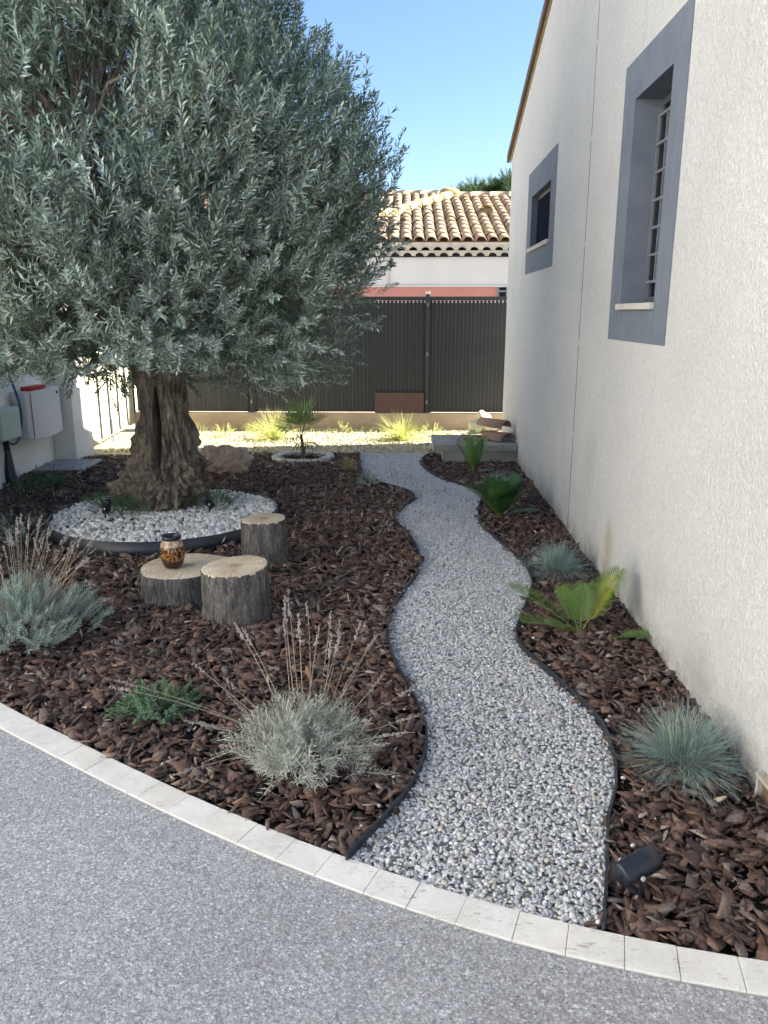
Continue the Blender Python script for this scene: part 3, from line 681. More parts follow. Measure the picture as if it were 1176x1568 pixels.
# ------------------------------------------------------------ foliage builders
def leaf_np(L, W, fold=.12, bend=.06):
    return np.array([[0, 0, 0], [-W/2, fold*W, L*.5], [0, -bend*L*.3, L*.52], [W/2, fold*W, L*.5], [0, -bend*L, L]], float), np.array([[0, 2, 1], [0, 3, 2], [1, 2, 4], [2, 3, 4]])
def spray(length, n, L, W, spread=50, curve=.15, whorl=2, taper=.5, stemr=.0012, nstem=3):
    """twig along +Z with leaves; returns V, F, leaf mask"""
    Vs = []; Fs = []; off = 0
    px = lambda t: np.array([curve*length*t*t, 0, length*t])
    # stem
    pts = [px(t) for t in np.linspace(0, 1, nstem+1)]
    sv = []
    for i, p in enumerate(pts):
        r = stemr*(1-.6*i/nstem)
        for k in range(3): sv.append(p+np.array([r*math.cos(2*PI*k/3), r*math.sin(2*PI*k/3), 0]))
    sf = []
    for i in range(nstem):
        for k in range(3):
            a, b_, c, d = i*3+k, i*3+(k+1) % 3, (i+1)*3+(k+1) % 3, (i+1)*3+k; sf += [[a, b_, c], [a, c, d]]
    Vs.append(np.array(sv)); Fs.append(np.array(sf)); off = len(sv)
    for i in range(n):
        t = (i//whorl+1)/(n/whorl); t = min(t, 1)*.93+.05
        l = L*(1-taper*max(0, t-.5))*random.uniform(.75, 1.15); lv, lf = leaf_np(l, W*random.uniform(.8, 1.15))
        az = (i % whorl)*2*PI/whorl+(i//whorl)*(PI/2 if whorl == 2 else 1.1)+random.uniform(-.35, .35); tilt = R(spread*(1-.45*t)+random.uniform(-14, 14))
        M = Matrix.Rotation(az, 3, 'Z') @ Matrix.Rotation(tilt, 3, 'Y') @ Matrix.Rotation(PI/2, 3, 'Z')
        lv = lv @ np.array(M).T+px(t); Vs.append(lv); Fs.append(lf+off); off += len(lv)
    return np.concatenate(Vs), np.concatenate(Fs)

# ------------------------------------------------------------ the olive tree
olive = thing('olive_tree', 'old olive tree with a gnarled hollow trunk and dense rounded silvery crown', 'tree', (TREE[0], TREE[1], .07))
def trunk():
    nz_, na = 190, 240; V = []; F = []; Ht = 1.42
    zs = [-.03, .0, .12, .22, .35, .48, .62, .75, .9, 1.1, 1.42]
    lo = [.40, .38, .335, .30, .26, .235, .225, .195, .165, .160, .18]; ro = [.345, .335, .31, .29, .265, .24, .205, .190, .19, .19, .23]
    for i in range(nz_):
        z = -.05+(Ht+.05)*i/(nz_-1); rl = np.interp(z, zs, lo); rr = np.interp(z, zs, ro)
        for k in range(na):
            a = 2*PI*k/na; c, s_ = math.cos(a), math.sin(a)
            r = (rr if c > 0 else rl)*abs(c)+(rr+rl)*.5*.92*(1-abs(c))
            P = Vector((c, s_, z))
            gn = mnoise.fractal(Vector((c*1.3, s_*1.3, z*2.3)), .8, 2.0, 4)
            fl = mnoise.noise(Vector((a*3.2+z*1.3*0, z*.9, 5)) ) if False else mnoise.noise(Vector((c*4.2+z*.6, s_*4.2, z*.8+4)))
            base = min(1, max(0, 1.25-z/.60))
            bur = mnoise.noise(Vector((c*3, s_*3, z*8)))*.11*base+mnoise.noise(Vector((c*8, s_*8, z*19+3)))*.075*base+mnoise.noise(Vector((c*15, s_*15, z*38+3)))*.036*base
            r += gn*.04+fl*.036+bur+.022*(1-abs(mnoise.noise(Vector((c*5+7, s_*5, z*2.2)))*2))*(.4+base)-.016+.018*mnoise.noise(Vector((c*9, s_*9, z*9)))
            # knots
            for ka, kz, kr, kd in ((2.9, .62, .09, .055), (.15, .36, .10, .06), (-.25, .86, .08, .05), (-.7, .33, .11, .055), (-2.2, .30, .12, .05), (-1.0, .14, .1, .04), (-2.6, .12, .14, .06), (3.0, .33, .10, .04)):
                da = (a-ka+PI) % (2*PI)-PI; d2 = (da*r)**2+(z-kz)**2; r += kd*math.exp(-d2/(kr*kr*.4))
            # the open cleft in the front
            ca = -1.55+.25*(z-.6); da = (a-ca+PI) % (2*PI)-PI
            wdt = .17*math.sin(PI*min(1, max(0, (z-.27)/.72)))**.7 if .27 < z < .99 else 0
            if wdt > .01: r -= .20*math.exp(-(da/wdt)**4)
            groove = .03*math.exp(-((da)/.10)**2)*(1 if z < 1.05 else 0); r -= groove
            r += .012*mnoise.noise(Vector((a*14, z*1.7, 9)))*(1-base*.5)
            V.append((r*c+.012*math.sin(z*5), r*s_*.95, z))
    for i in range(nz_-1):
        for k in range(na): F.append((i*na+k, i*na+(k+1) % na, (i+1)*na+(k+1) % na, (i+1)*na+k))
    return V, F
part('trunk', trunk(), MT['olive_bark'], olive, True)
CC = Vector((-.10, -.05, 2.10))       # crown centre relative to the tree base
def crown_r(z, a):                    # radius of the crown outline at height z (relative to base)
    r = np.interp(z, [.95, 1.10, 1.3, 1.6, 1.9, 2.4, 2.9, 3.4, 3.9, 4.4, 4.8], [.6, 1.16, 1.38, 1.54, 1.68, 1.78, 1.58, 1.16, .84, .55, .25])
    return r*(1+.07*math.sin(3*a+1)+.05*math.sin(5*a+z*2))
clumps = []
tries = 0
while len(clumps) < 800 and tries < 20000:
    tries += 1
    z = random.uniform(1.02, 4.6); a = random.uniform(0, 2*PI); rr = crown_r(z, a)
    if random.random() > rr/1.95: continue
    f = random.choice([random.uniform(.80, .97)]*3+[random.uniform(.45, .8)])
    p = Vector((CC.x+rr*f*math.cos(a), CC.y+rr*f*math.sin(a), z))
    if any((p-q).length < .15 for q in clumps): continue
    if (p-Vector((.02, -1.25, 2.72))).length < .42 or (p-Vector((-.35, -1.3, 1.75))).length < .22 or (p-Vector((.95, -1.3, 1.55))).length < .2: continue
    clumps.append(p)
spv = [spray(random.uniform(.20, .34), random.choice([22, 26, 28]), random.uniform(.058, .076), .0138, 58, random.uniform(.05, .35), stemr=.0018) for _ in range(14)]
T = []; D = []; SCL = []
for p in clumps:
    out = Vector((p.x-CC.x, p.y-CC.y, (p.z-1.7)*.8)).normalized(); ns = random.randint(9, 15)
    lean = Vector((random.gauss(0, .3), random.gauss(0, .3), random.gauss(.25, .2)))
    for _ in range(ns):
        q = p+Vector((random.gauss(0, .11), random.gauss(0, .11), random.gauss(0, .10)))
        upb = .55 if p.z > 1.5 else (-.1 if random.random() < .6 else .35)
        d = out*.8+lean+Vector((random.gauss(0, .55), random.gauss(0, .55), upb+random.gauss(0, .45)))
        T.append(q); D.append(d.normalized()); SCL.append(random.uniform(.8, 1.15))
# long shoots breaking the outline, upper right most of all
for _ in range(230):
    z = random.uniform(1.6, 4.7); a = random.choice([random.gauss(-.1, .7), random.uniform(0, 2*PI)]); rr = crown_r(z, a)*random.uniform(.92, 1.04)
    p = Vector((CC.x+rr*math.cos(a), CC.y+rr*math.sin(a), z)); d = (Vector((math.cos(a)*.55, math.sin(a)*.55, 1.0))+Vector((random.gauss(0, .2), random.gauss(0, .2), 0))).normalized()
    for j in range(random.choice([1, 2, 2]) if z < 2.7 else 1): T.append(p+d*.24*j); D.append((d+Vector((random.gauss(0, .1), random.gauss(0, .1), .1))).normalized()); SCL.append(random.uniform(.85, 1.1))
# hanging tips along the lower rim
for _ in range(110):
    a = random.uniform(0, 2*PI); rr = crown_r(1.28, a)*random.uniform(.6, 1.05); T.append(Vector((CC.x+rr*math.cos(a), CC.y+rr*math.sin(a), random.uniform(1.02, 1.28)))); D.append(Vector((math.cos(a)*.8, math.sin(a)*.8, random.uniform(-1.1, -.2))).normalized()); SCL.append(random.uniform(.8, 1.1))
# inner fill
for _ in range(1500):
    z = random.uniform(1.0, 4.0); a = random.uniform(0, 2*PI); rr = crown_r(z, a)*math.sqrt(random.uniform(.05, .6))
    T.append(Vector((CC.x+rr*math.cos(a), CC.y+rr*math.sin(a), z))); D.append(Vector((random.gauss(0, 1), random.gauss(0, 1), random.gauss(.5, .6))).normalized()); SCL.append(1.1)
T = np.array([t[:] for t in T]); D = np.array([d[:] for d in D]); SCL = np.array(SCL)
tipz = T[:, 2]+.28*D[:, 2]; lowest = np.minimum(tipz, T[:, 2]); front = (T[:, 1] < .4)
ok = ~(front & (np.abs(T[:, 0]-.03) < .62+.1*rng.random(len(T))) & (lowest < 1.21-.10*(T[:, 1]+1.6).clip(0, 2)/1.0)) & ~(front & (lowest < 1.0+.08*np.sin(T[:, 0]*5)))
T, D, SCL = T[ok], D[ok], SCL[ok]; n = len(T)
Rm = frames(D, rng.uniform(0, 2*PI, n))*SCL[:, None, None]
Vc, Fc, Rc = scatter(spv, rng.integers(0, len(spv), n), Rm, T, rng.random(n)*0)
Rc = rng.random(len(Vc)//5+1).repeat(5)[:len(Vc)]*.6+np.clip((rng.random(len(Vc))*0), 0, 1)
crown = link('crown', npmesh('crown', Vc, Fc, MT['olive'], Rc), olive)
# limbs and boughs
limbs = []; bases_l = []
for k in range(9):
    a = 2*PI*k/9+random.uniform(-.25, .25); h = random.uniform(1.7, 3.2); r = random.uniform(.65, 1.05); st = Vector((.08*math.cos(a), .08*math.sin(a), 1.15))
    e = Vector((CC.x+r*math.cos(a), CC.y+r*math.sin(a), h)); m1 = st.lerp(e, .4)+Vector((random.uniform(-.1, .1), random.uniform(-.1, .1), -.05))
    pts = crom([st[:], m1[:], e[:]], 5); limbs.append(tube([tuple(p) for p in pts], list(np.linspace(.085, .03, len(pts))), 8)); bases_l += [Vector(p) for p in pts[4:]]
for p in clumps[::2]:
    q = min(bases_l, key=lambda b_: (b_-p).length); mid = q.lerp(p, .5)+Vector((random.uniform(-.08, .08), random.uniform(-.08, .08), random.uniform(-.05, .1)))
    limbs.append(tube([q[:], mid[:], p[:]], [.016, .011, .004], 5))
part('limbs', join(*limbs), MT['olive_bark'], olive, True)

# fallen olive leaves and a few stray pebbles
nF = 1500; a_ = rng.uniform(0, 2*PI, nF); q_ = 2.6*np.sqrt(rng.random(nF)); pf = np.c_[TREE[0]+q_*np.cos(a_), TREE[1]-.2+q_*np.sin(a_)]
pf = pf[(inpoly(pf, bed_l) | inpoly(pf, path_poly)) & (rng.random(nF) < .55)]; nF = len(pf); lf_ = [leaf_np(random.uniform(.045, .065), .011) for _ in range(4)]
inr = np.linalg.norm(pf-RINGC, axis=1) < RINGR-.03; onp = inpoly(pf, path_poly)
Vv, Ff, Rr = scatter(lf_, rng.integers(0, 4, nF), euler(rng.normal(PI/2*0, .35, nF), rng.normal(0, .3, nF), rng.uniform(0, 6.3, nF)), np.c_[pf, np.where(inr, .10, np.where(onp, .012, .036))], rng.random(nF))
tag(link('fallen_leaves', npmesh('fallen_leaves', Vv, Ff, MT['fallen'], Rr)), 'dry narrow olive leaves fallen on the bark and pebbles', 'leaves', kind='stuff')
pq = np.concatenate([PL+rng.normal(0, .05, PL.shape), PR+rng.normal(0, .05, PR.shape)]); pq = pq[rng.random(len(pq)) < .2]; nQ = len(pq)
Vv, Ff, Rr = scatter(sb1, rng.integers(0, 8, nQ), euler(rng.normal(0, .3, nQ), rng.normal(0, .3, nQ), rng.uniform(0, 6, nQ))*(np.array([.009, .007, .005])[None, None, :]*rng.uniform(.6, 1.2, nQ)[:, None, None]), np.c_[pq, np.full(nQ, .022)], rng.random(nQ))
tag(link('stray_pebbles', npmesh('stray_pebbles', Vv, Ff, MT['gravel'], Rr, True), path), kind='stuff')

# ------------------------------------------------------------ log seats and vase
def log(loc, r, h, lab, ex=1.0, rz=0, tilt=(0, 0), two=False):
    t = thing('log_seat', lab, 'log', (loc[0], loc[1], -.02), 'sawn log seats', rz)
    na = 72; nz_ = 10; V = []; F = []
    def rad(a, z):
        e = 1/math.sqrt((math.cos(a)/ex)**2+math.sin(a)**2)
        q = r*e*(1+.035*math.sin(2*a+1)+.025*math.sin(3*a+loc[0]*9))
        if two: q *= 1-.13*math.exp(-((a-5.6)/.35)**2)-.08*math.exp(-((a-1.0)/.4)**2)
        return q*(1+.05*max(0, 1-z/h*3))
    zt = lambda x, y: h+x*tilt[0]+y*tilt[1]
    for i in range(nz_+1):
        f = i/nz_
        for k in range(na):
            a = 2*PI*k/na; q = rad(a, f*h)+.009*mnoise.noise(Vector((a*11, f*h*7, loc[0]*5)))+.004*mnoise.noise(Vector((a*30, f*h*22, 1)))
            if i == nz_: q -= .004
            x, y = q*math.cos(a), q*math.sin(a); V.append((x, y, f*zt(x, y)))
    for i in range(nz_):
        for k in range(na): F.append((i*na+k, i*na+(k+1) % na, (i+1)*na+(k+1) % na, (i+1)*na+k))
    part('bark', (V, F), MT['log_bark'], t, True)
    V = []; F = []
    for j, f in enumerate((0, .5, .94, .985, .985)):
        for k in range(na):
            a = 2*PI*k/na; q = (rad(a, h)-.002)*f; x, y = q*math.cos(a), q*math.sin(a)
            V.append((x, y, zt(x, y)+(.003 if j < 3 else .001 if j == 3 else -.01)+.0012*mnoise.noise(Vector((x*30, y*30, 0)))))
    for j in range(4):
        for k in range(na): F.append((j*na+k, (j+1)*na+k, (j+1)*na+(k+1) % na, j*na+(k+1) % na))
    part('sawn_top', (V, F), MT['wood'], t, True)
    return t
log((-1.27, 4.26), .243, .19, 'widest and lowest sawn log, with the amber vase standing on its top', 1.12, two=True, tilt=(.02, .01))
log((-.915, 3.93), .166, .30, 'stout sawn log overlapping the right edge of the wide low log', 1.05, tilt=(.06, .05))
log((-.93, 4.87), .142, .315, 'narrow upright sawn log standing alone against the black tree ring', 1.0, tilt=(.02, 0))
vz = thing('amber_vase', 'squat amber glass vase with cream glazed neck on the low log', 'vase', (-1.345, 4.22, .178))
part('body', lathe([(0, 0), (.045, .0), (.052, .006), (.062, .03), (.070, .065), (.070, .10), (.064, .128)], 32), MT['amber'], vz, True)
part('neck', lathe([(.064, .1281), (.061, .140), (.050, .156), (.049, .163)], 32), MT['glaze'], vz, True)
part('rim', lathe([(.049, .1631), (.055, .168), (.0555, .186), (.050, .188), (.045, .180), (.043, .10), (.03, .05), (0, .045)], 32), MT['black'], vz, True)

# ------------------------------------------------------------ spotlights
def spot(loc, rz, elev, lab, r=.033, L=.12, stem=.06, leans=0):
    t = thing('garden_spotlight', lab, 'spotlight', loc, 'small black garden spotlights', rz)
    M = Matrix.Translation((0, 0, stem)) @ Matrix.Rotation(-elev, 4, 'Y') @ Matrix.Rotation(PI/2, 4, 'Y')
    part('housing', xf(lathe([(0, 0), (r*.9, 0), (r, .005), (r, L*.62), (r*1.03, L*.63), (r*1.03, L), (r*.9, L), (r*.88, L-.012), (0, L-.012)], 28), M @ Matrix.Translation((0, 0, -L*.35))), MT['black'], t, True)
    part('lens', xf(lathe([(r*.86, L-.008), (0, L-.008)], 24), M @ Matrix.Translation((0, 0, -L*.35))), MT['lens'], t)
    br = part('bracket', join(box(-.006, .006, -r-.006, -r-.002, -.01, stem+.01), box(-.006, .006, r+.002, r+.006, -.01, stem+.01), box(-.008, .008, -r-.006, r+.006, -.014, -.008)), MT['black'], t)
    for s_ in (-1, 1): part('bolt', xf(lathe([(0, 0), (.007, .0), (.007, .005), (0, .006)], 10), Matrix.Translation((0, s_*(r+.006), stem)) @ Matrix.Rotation(-s_*PI/2, 4, 'X')), MT['lens'], br)
    part('ground_spike', tube([(0, 0, -.01), (0, 0, -.08)], [.008, .002], 6), MT['black'], t)
    return t
spot((.645, 1.870, .042), R(28), R(8), 'dark blue-black cylindrical garden spotlight lying low in the near right bark', r=.035, L=.125, stem=.042)
spot((-2.28, 5.64, .085), 0, R(86), 'upright black spotlight with pale lens left of the olive trunk', stem=.08)
spot((-1.54, 5.84, .085), R(190), R(55), 'tilted black spotlight right of the olive trunk', stem=.07, r=.028)

# ------------------------------------------------------------ plants
def stalk_mesh(L, bend, seedn, az, base_tilt, spike=.09):
    """dried flower stalk: returns stem mesh, spike mesh, starting at origin"""
    pts = []; d0 = Vector((math.sin(base_tilt)*math.cos(az), math.sin(base_tilt)*math.sin(az), math.cos(base_tilt)))
    side = Vector((math.cos(az), math.sin(az), 0))
    for i in range(7):
        t = i/6; pts.append(d0*L*t+side*bend*L*t*t*.5-Vector((0, 0, abs(bend)*L*t*t*.25)))
    st = tube([p[:] for p in pts], [.0019-.0009*i/6 for i in range(7)], 4)
    V0, F0 = ico(1); sp = []
    tdir = (pts[-1]-pts[-3]).normalized(); tip = pts[-1]; nb_ = int(spike/.0042)
    for j in range(nb_):
        gapj = 1 if (j % 9) < 7 else .6
        q = tip-tdir*spike*(1-j/nb_)+Vector((random.gauss(0, .0030), random.gauss(0, .0030), random.gauss(0, .002))); s_ = random.uniform(.0040, .0064)*(1-.35*j/nb_)*gapj
        sp.append(((V0*s_*np.array([1, 1, 1.3])+np.array(q)).tolist(), F0.tolist()))
    return st, join(*sp)
def bush(parent, name, mat, r, h, n, sprays, up=.6, flatten=1.0):
    T = []; D = []
    for _ in range(n):
        a = random.uniform(0, 2*PI); u = random.random()**.6; el = random.uniform(.12, 1.0)
        rr_ = r*(1+.16*math.sin(2*a+r*40)+.10*math.sin(5*a+r*17)); ring_ = rr_*.82*u; z = h*math.sqrt(max(0, 1-u*u))*random.uniform(.15, .70)
        T.append((ring_*math.cos(a), ring_*math.sin(a)*flatten, max(z, .012)))
        D.append((math.cos(a)*u*1.1+random.gauss(0, .18), math.sin(a)*u*1.1+random.gauss(0, .18), up+.55*(1-u)+random.gauss(0, .15)))
    T = np.array(T); D = np.array(D); m = len(T); Rm = frames(D, rng.uniform(0, 2*PI, m))*rng.uniform(.75, 1.15, m)[:, None, None]
    V, F, Rr = scatter(sprays, rng.integers(0, len(sprays), m), Rm, T, rng.random(m)); 
    Rr = (Rr*.5+np.repeat(rng.random(len(V)//5+1), 5)[:len(V)]*.42)
    return link(name, npmesh(name, V, F, mat, Rr), parent)
lavs = [spray(random.uniform(.11, .16), 26, .036, .0042, 42, random.uniform(0, .15), 2, .3, .0011) for _ in range(8)]
sils = [spray(random.uniform(.08, .12), 26, .034, .0029, 70, random.uniform(.1, .6), 2, .2, .0012) for _ in range(8)]
lv = thing('lavender_bush', 'grey-green lavender mound with thin faded flower stalks at the left edge', 'plant', (-1.95, 3.60, 0))
bush(lv, 'foliage', MT['lav'], .345, .27, 480, lavs, .75)
for k in range(46):
    az = random.uniform(-.5, PI+.5) if k % 3 else random.uniform(0, 2*PI); tl = random.uniform(.12, .85); L = random.uniform(.38, .60)
    st, sp = stalk_mesh(L, random.uniform(-.4, .6), k, az, tl, random.uniform(.04, .09)); r0 = random.uniform(.0, .14); o_ = Matrix.Translation((r0*math.cos(az), r0*math.sin(az), .08))
    o = part('flower_stalk', xf(st, o_), MT['stalk'], lv); part('flower_spike', xf(sp, o_), MT['spike'], o)
sv = thing('silver_lavender', 'low silvery grey lavender with long dried flower spikes near the kerb', 'plant', (-.37, 2.52, 0))
bush(sv, 'foliage', MT['silver'], .225, .20, 380, sils, .62, .9)
SPK = [(1.45, .28, .50), (1.30, .18, .44), (1.15, .40, .52), (1.6, .10, .42), (1.9, .45, .50), (2.1, .60, .50), (2.35, .50, .52), (1.75, .52, .46), (.9, .42, .46), (.75, .60, .46), (1.05, .25, .42), (.55, .8, .42), (.30, 1.0, .38), (.1, 1.15, .34), (-.2, 1.2, .36), (2.6, .85, .46), (2.75, 1.0, .42), (2.9, 1.15, .44), (3.05, 1.25, .38), (3.3, 1.2, .36), (2.5, 1.1, .48), (3.5, 1.3, .30), (-.35, 1.3, .30), (1.35, .55, .40), (1.55, .38, .44), (2.2, .3, .40), (.65, .35, .40), (2.95, .95, .5)]
for k, (az, tl, L) in enumerate(SPK):
    st, sp = stalk_mesh(L*random.uniform(.9, 1.3), random.uniform(-.5, .6), k+60, az+random.uniform(-.28, .28), tl+random.uniform(-.1, .25), random.uniform(.06, .10)); o_ = Matrix.Translation((.08*math.cos(az), .07*math.sin(az), .06))
    o = part('flower_stalk', xf(st, o_), MT['stalk'], sv); part('flower_spike', xf(sp, o_), MT['spike'], o)
sed = [spray(random.uniform(.05, .09), 26, .017, .0055, 55, .3, 3, .2, .0015) for _ in range(6)]
se = thing('sedum_clump', 'small fresh green low spreading plant in the bark left of the silver lavender', 'plant', (-1.01, 2.86, 0))
bush(se, 'foliage', MT['succ'], .15, .07, 150, sed, .55, .7)
for k, (az, l0) in enumerate(((3.3, .16), (3.7, .14), (4.3, .12), (2.9, .13), (.7, .13))):
    V, F, Rr = scatter(sed, np.arange(5) % 6, frames(np.tile([math.cos(az), math.sin(az), .2], (5, 1)), rng.random(5))*.8, np.array([[math.cos(az)*l0*(.5+.14*j), math.sin(az)*l0*(.5+.14*j)*.8, .012] for j in range(5)]), rng.random(5))
    link('creeping_shoot', npmesh('creeping_shoot', V, F, MT['succ'], Rr), se)
wd = [spray(random.uniform(.05, .10), 14, .022, .006, 50, .2, 2, .2, .001) for _ in range(6)]
def weed(loc, r, h, n, lab, mat='green', name='weed_tuft', grp=None, cat='weed'):
    t = thing(name, lab, cat, (loc[0], loc[1], loc[2] if len(loc) > 2 else 0), grp); bush(t, 'foliage', MT[mat], r, h, n, wd, .8); return t
weed((-2.22, 5.80, .085), .20, .11, 120, 'dark green weeds around the left foot of the olive trunk by the spotlight')
weed((-1.50, 5.95, .085), .13, .12, 70, 'dark green weeds at the right foot of the olive trunk')
weed((-2.45, 6.0, .085), .16, .07, 50, 'sparse low weeds at the far left inside the pebble ring')
weed((-3.40, 6.95), .28, .14, 170, 'bushy green weed clump at the foot of the left boundary wall')
weed((-2.75, 5.2), .22, .28, 60, 'thin wispy grey weeds left of the tree ring', 'lav')
weed((-.35, 7.22), .10, .13, 60, 'small blue-grey seedling plant at the left path edge', 'lav', cat='plant', name='small_plant')
for x_, y_, n_, l_ in ((-2.45, 10.3, 26, 'leftmost bright green weed at the foot of the plinth wall'), (-2.05, 10.35, 40, 'bright green weed left of the left yellow grass'), (-2.85, 10.5, 20, 'straggly green weed nearest the gate'), (-.9, 10.6, 20, 'low green weed behind the little palm'), (.35, 10.55, 24, 'low weed at the plinth right of the yellow grass')):
    weed((x_, y_), .13, .16, n_, l_, 'yel', grp='weeds on the sunlit gravel')
pg = rand_in([(-3.5, 9.75), (1.1, 9.75), (1.1, 10.9), (-3.7, 10.9)], 170); pg = pg[[mnoise.noise(Vector((x*1.3, y*2.2, 8))) > -.12 for x, y in pg]]; nG = len(pg)
Vv, Ff, Rr = scatter(wd, rng.integers(0, len(wd), nG), frames(np.c_[rng.normal(0, .5, nG), rng.normal(0, .5, nG), np.full(nG, .8)], rng.uniform(0, 6, nG))*rng.uniform(.4, 1.0, nG)[:, None, None], np.c_[pg, np.zeros(nG)], rng.random(nG))
tag(link('sparse_grass', npmesh('sparse_grass', Vv, Ff, MT['yel'], Rr)), 'sparse sunlit yellow-green grass sprouting through the far gravel strip', 'grass', kind='stuff')
def grass(name, loc, r, n, L, wid, mat, lab, grp=None, droop=.55, up=.25, segs=4, cat='grass', spread=1.0, base=.03):
    a = rng.uniform(0, 2*PI, n); el = np.arcsin(np.clip(rng.uniform(up-.2, 1, n), .02, .99)); l = L*rng.uniform(.6, 1.1, n)
    el = PI/2-(PI/2-el)*spread; d = np.stack([np.cos(a)*np.cos(el), np.sin(a)*np.cos(el), np.sin(el)], 1)
    side = np.cross(d, [0, 0, 1.]); side /= np.linalg.norm(side, axis=1, keepdims=True)+1e-9
    tw = rng.uniform(-.8, .8, n)[:, None]; side = side*np.cos(tw)+np.cross(d, side)*np.sin(tw)
    b0 = np.stack([rng.normal(0, base, n), rng.normal(0, base, n), np.full(n, .0)], 1); V = np.zeros((n, segs*2+1, 3))
    for i in range(segs+1):
        t = i/segs; p = b0+d*(l*t)[:, None]; p[:, 2] -= droop*l*t*t*(1-.75*d[:, 2]); p[:, 2] = np.maximum(p[:, 2], .012)
        if i == segs: V[:, -1] = p
        else: hw = wid*.5*(1-.55*t); V[:, 2*i] = p-side*hw; V[:, 2*i+1] = p+side*hw
    F = []
    for i in range(segs-1): q = 2*i; F += [[q, q+1, q+3], [q, q+3, q+2]]
    q = 2*(segs-1); F.append([q, q+1, q+2]); F = np.array(F)
    nv = segs*2+1; Fa = (F[None]+(np.arange(n)*nv)[:, None, None]).reshape(-1, 3)
    o = link(name, npmesh(name, V.reshape(-1, 3), Fa, mat, np.repeat(rng.random(n), nv)), None, (loc[0], loc[1], loc[2] if len(loc) > 2 else 0))
    return tag(o, lab, cat, grp)
G_F = 'blue fescue tufts along the house wall'
grass('blue_fescue', (1.03, 2.55), .2, 1700, .275, .0024, MT['fescue'], 'largest and nearest blue fescue tuft in bark beside the house wall', G_F, .45, .2)
grass('dead_blades', (1.025, 2.56), .2, 170, .26, .0021, MT['straw'], 'dead straw blades caught in the nearest blue fescue', None, .5, .15)
grass('blue_fescue', (.97, 4.72), .2, 1200, .27, .0026, MT['fescue'], 'blue fescue tuft behind the small bright cycad', G_F, .45, .2)
grass('blue_fescue', (.88, 7.05), .2, 420, .25, .003, MT['fescue'], 'thin faint blue fescue just behind the dark cycad', G_F, .4, .35)
G_Y = 'pale yellow ornamental grasses on the sunlit gravel'
grass('yellow_grass', (-1.72, 9.95), .2, 260, .50, .008, MT['yel'], 'sunlit yellow grass tuft behind the little palm', G_Y, .35, .45)
grass('yellow_grass', (-.06, 9.95), .2, 280, .47, .008, MT['yel'], 'sunlit yellow grass tuft in front of the pink board', G_Y, .35, .4)
grass('straw_tuft', (-.60, 7.95), .1, 190, .20, .003, MT['straw'], 'small leaning dry straw tuft beside the palm ring', None, .2, .75, cat='grass')
grass('dry_grass', (-2.5, 10.05), .1, 70, .2, .004, MT['straw'], 'withered grey tuft on the sunlit gravel', None, .4, .3)
grass('dry_grass', (.15, 10.75), .1, 90, .16, .004, MT['straw'], 'dry grass strands along the plinth wall', None, .4, .3)

def frond(L, az, el, droop, nl=34, ll=.10, lw=.007, vee=.5, mat='cyc', r0=.2):
    """cycad frond: rachis with two rows of leaflets"""
    V = []; F = []; side0 = Vector((-math.sin(az), math.cos(az), 0)); pts = []
    d = Vector((math.cos(az)*math.cos(el), math.sin(az)*math.cos(el), math.sin(el)))
    for i in range(9): t = i/8; pts.append(d*L*t-Vector((0, 0, droop*L*t*t))+Vector((math.cos(az), math.sin(az), 0))*droop*.25*L*t*t)
    m = tube([p[:] for p in pts], [.0042-.003*i/8 for i in range(9)], 5); V += m[0]; F += m[1]
    for k in range(nl):
        t = r0+(1-r0)*k/(nl-1); i = min(t*8, 7.999); p = pts[int(i)].lerp(pts[int(i)+1], i-int(i)); tn = (pts[int(i)+1]-pts[int(i)]).normalized()
        nrm = side0.cross(tn).normalized(); nrm = nrm if nrm.z >= 0 else -nrm; l = ll*math.sin(PI*min(1, .22+.75*(t-r0)/(1-r0)+.0))**.6*random.uniform(.92, 1.05)
        for s_ in (-1, 1):
            dr = (side0*s_*.80+tn*(.45+.5*t)+nrm*vee*.45).normalized(); o = len(V); w_ = tn.cross(dr).cross(dr).normalized()*lw*.5
            m1 = p+dr*l*.5; tip = p+dr*l-nrm*l*.06
            V += [(p-w_*.5)[:], (p+w_*.5)[:], (m1+w_)[:], (m1-w_)[:], tip[:]]; F += [(o, o+1, o+2, o+3), (o+3, o+2, o+4)]
    return V, F
def cycad(loc, fr_, lab, mats, crownr=.03, grp='young sago cycads along the house wall'):
    t = thing('cycad', lab, 'cycad', (loc[0], loc[1], .0), grp)
    part('stem', lathe([(crownr*1.1, -.02), (crownr*1.2, .01), (crownr*.8, .03), (0, .038)], 12), MT['verge'], t, True)
    for k, (L, az, el, dr, ll, mt_) in enumerate(fr_):
        part('frond', frond(L, R(az), R(el), dr, ll=ll*1.58, nl=int(15+L*30), lw=.0064), MT[mt_], t, loc=(.01*math.cos(R(az)), .01*math.sin(R(az)), .015))
    return t
cycad((.90, 3.70), [(.44, 165, 40, .16, .09, 'cyc'), (.42, 40, 48, .10, .095, 'cyc'), (.37, 36, 52, .10, .055, 'cycy'), (.33, 195, 26, .16, .08, 'cyc'), (.27, 120, 58, .15, .07, 'cyc'), (.26, 75, 64, .1, .07, 'cyc'), (.22, 215, 35, .2, .07, 'cyc')], 'bright green young cycad with a few spreading fronds in front of the second fescue', None)
cycad((1.04, 3.64), [(.20, -8, 14, .12, .055, 'cyc')], 'single small cycad frond lying on the bark by the wall', None, .012)
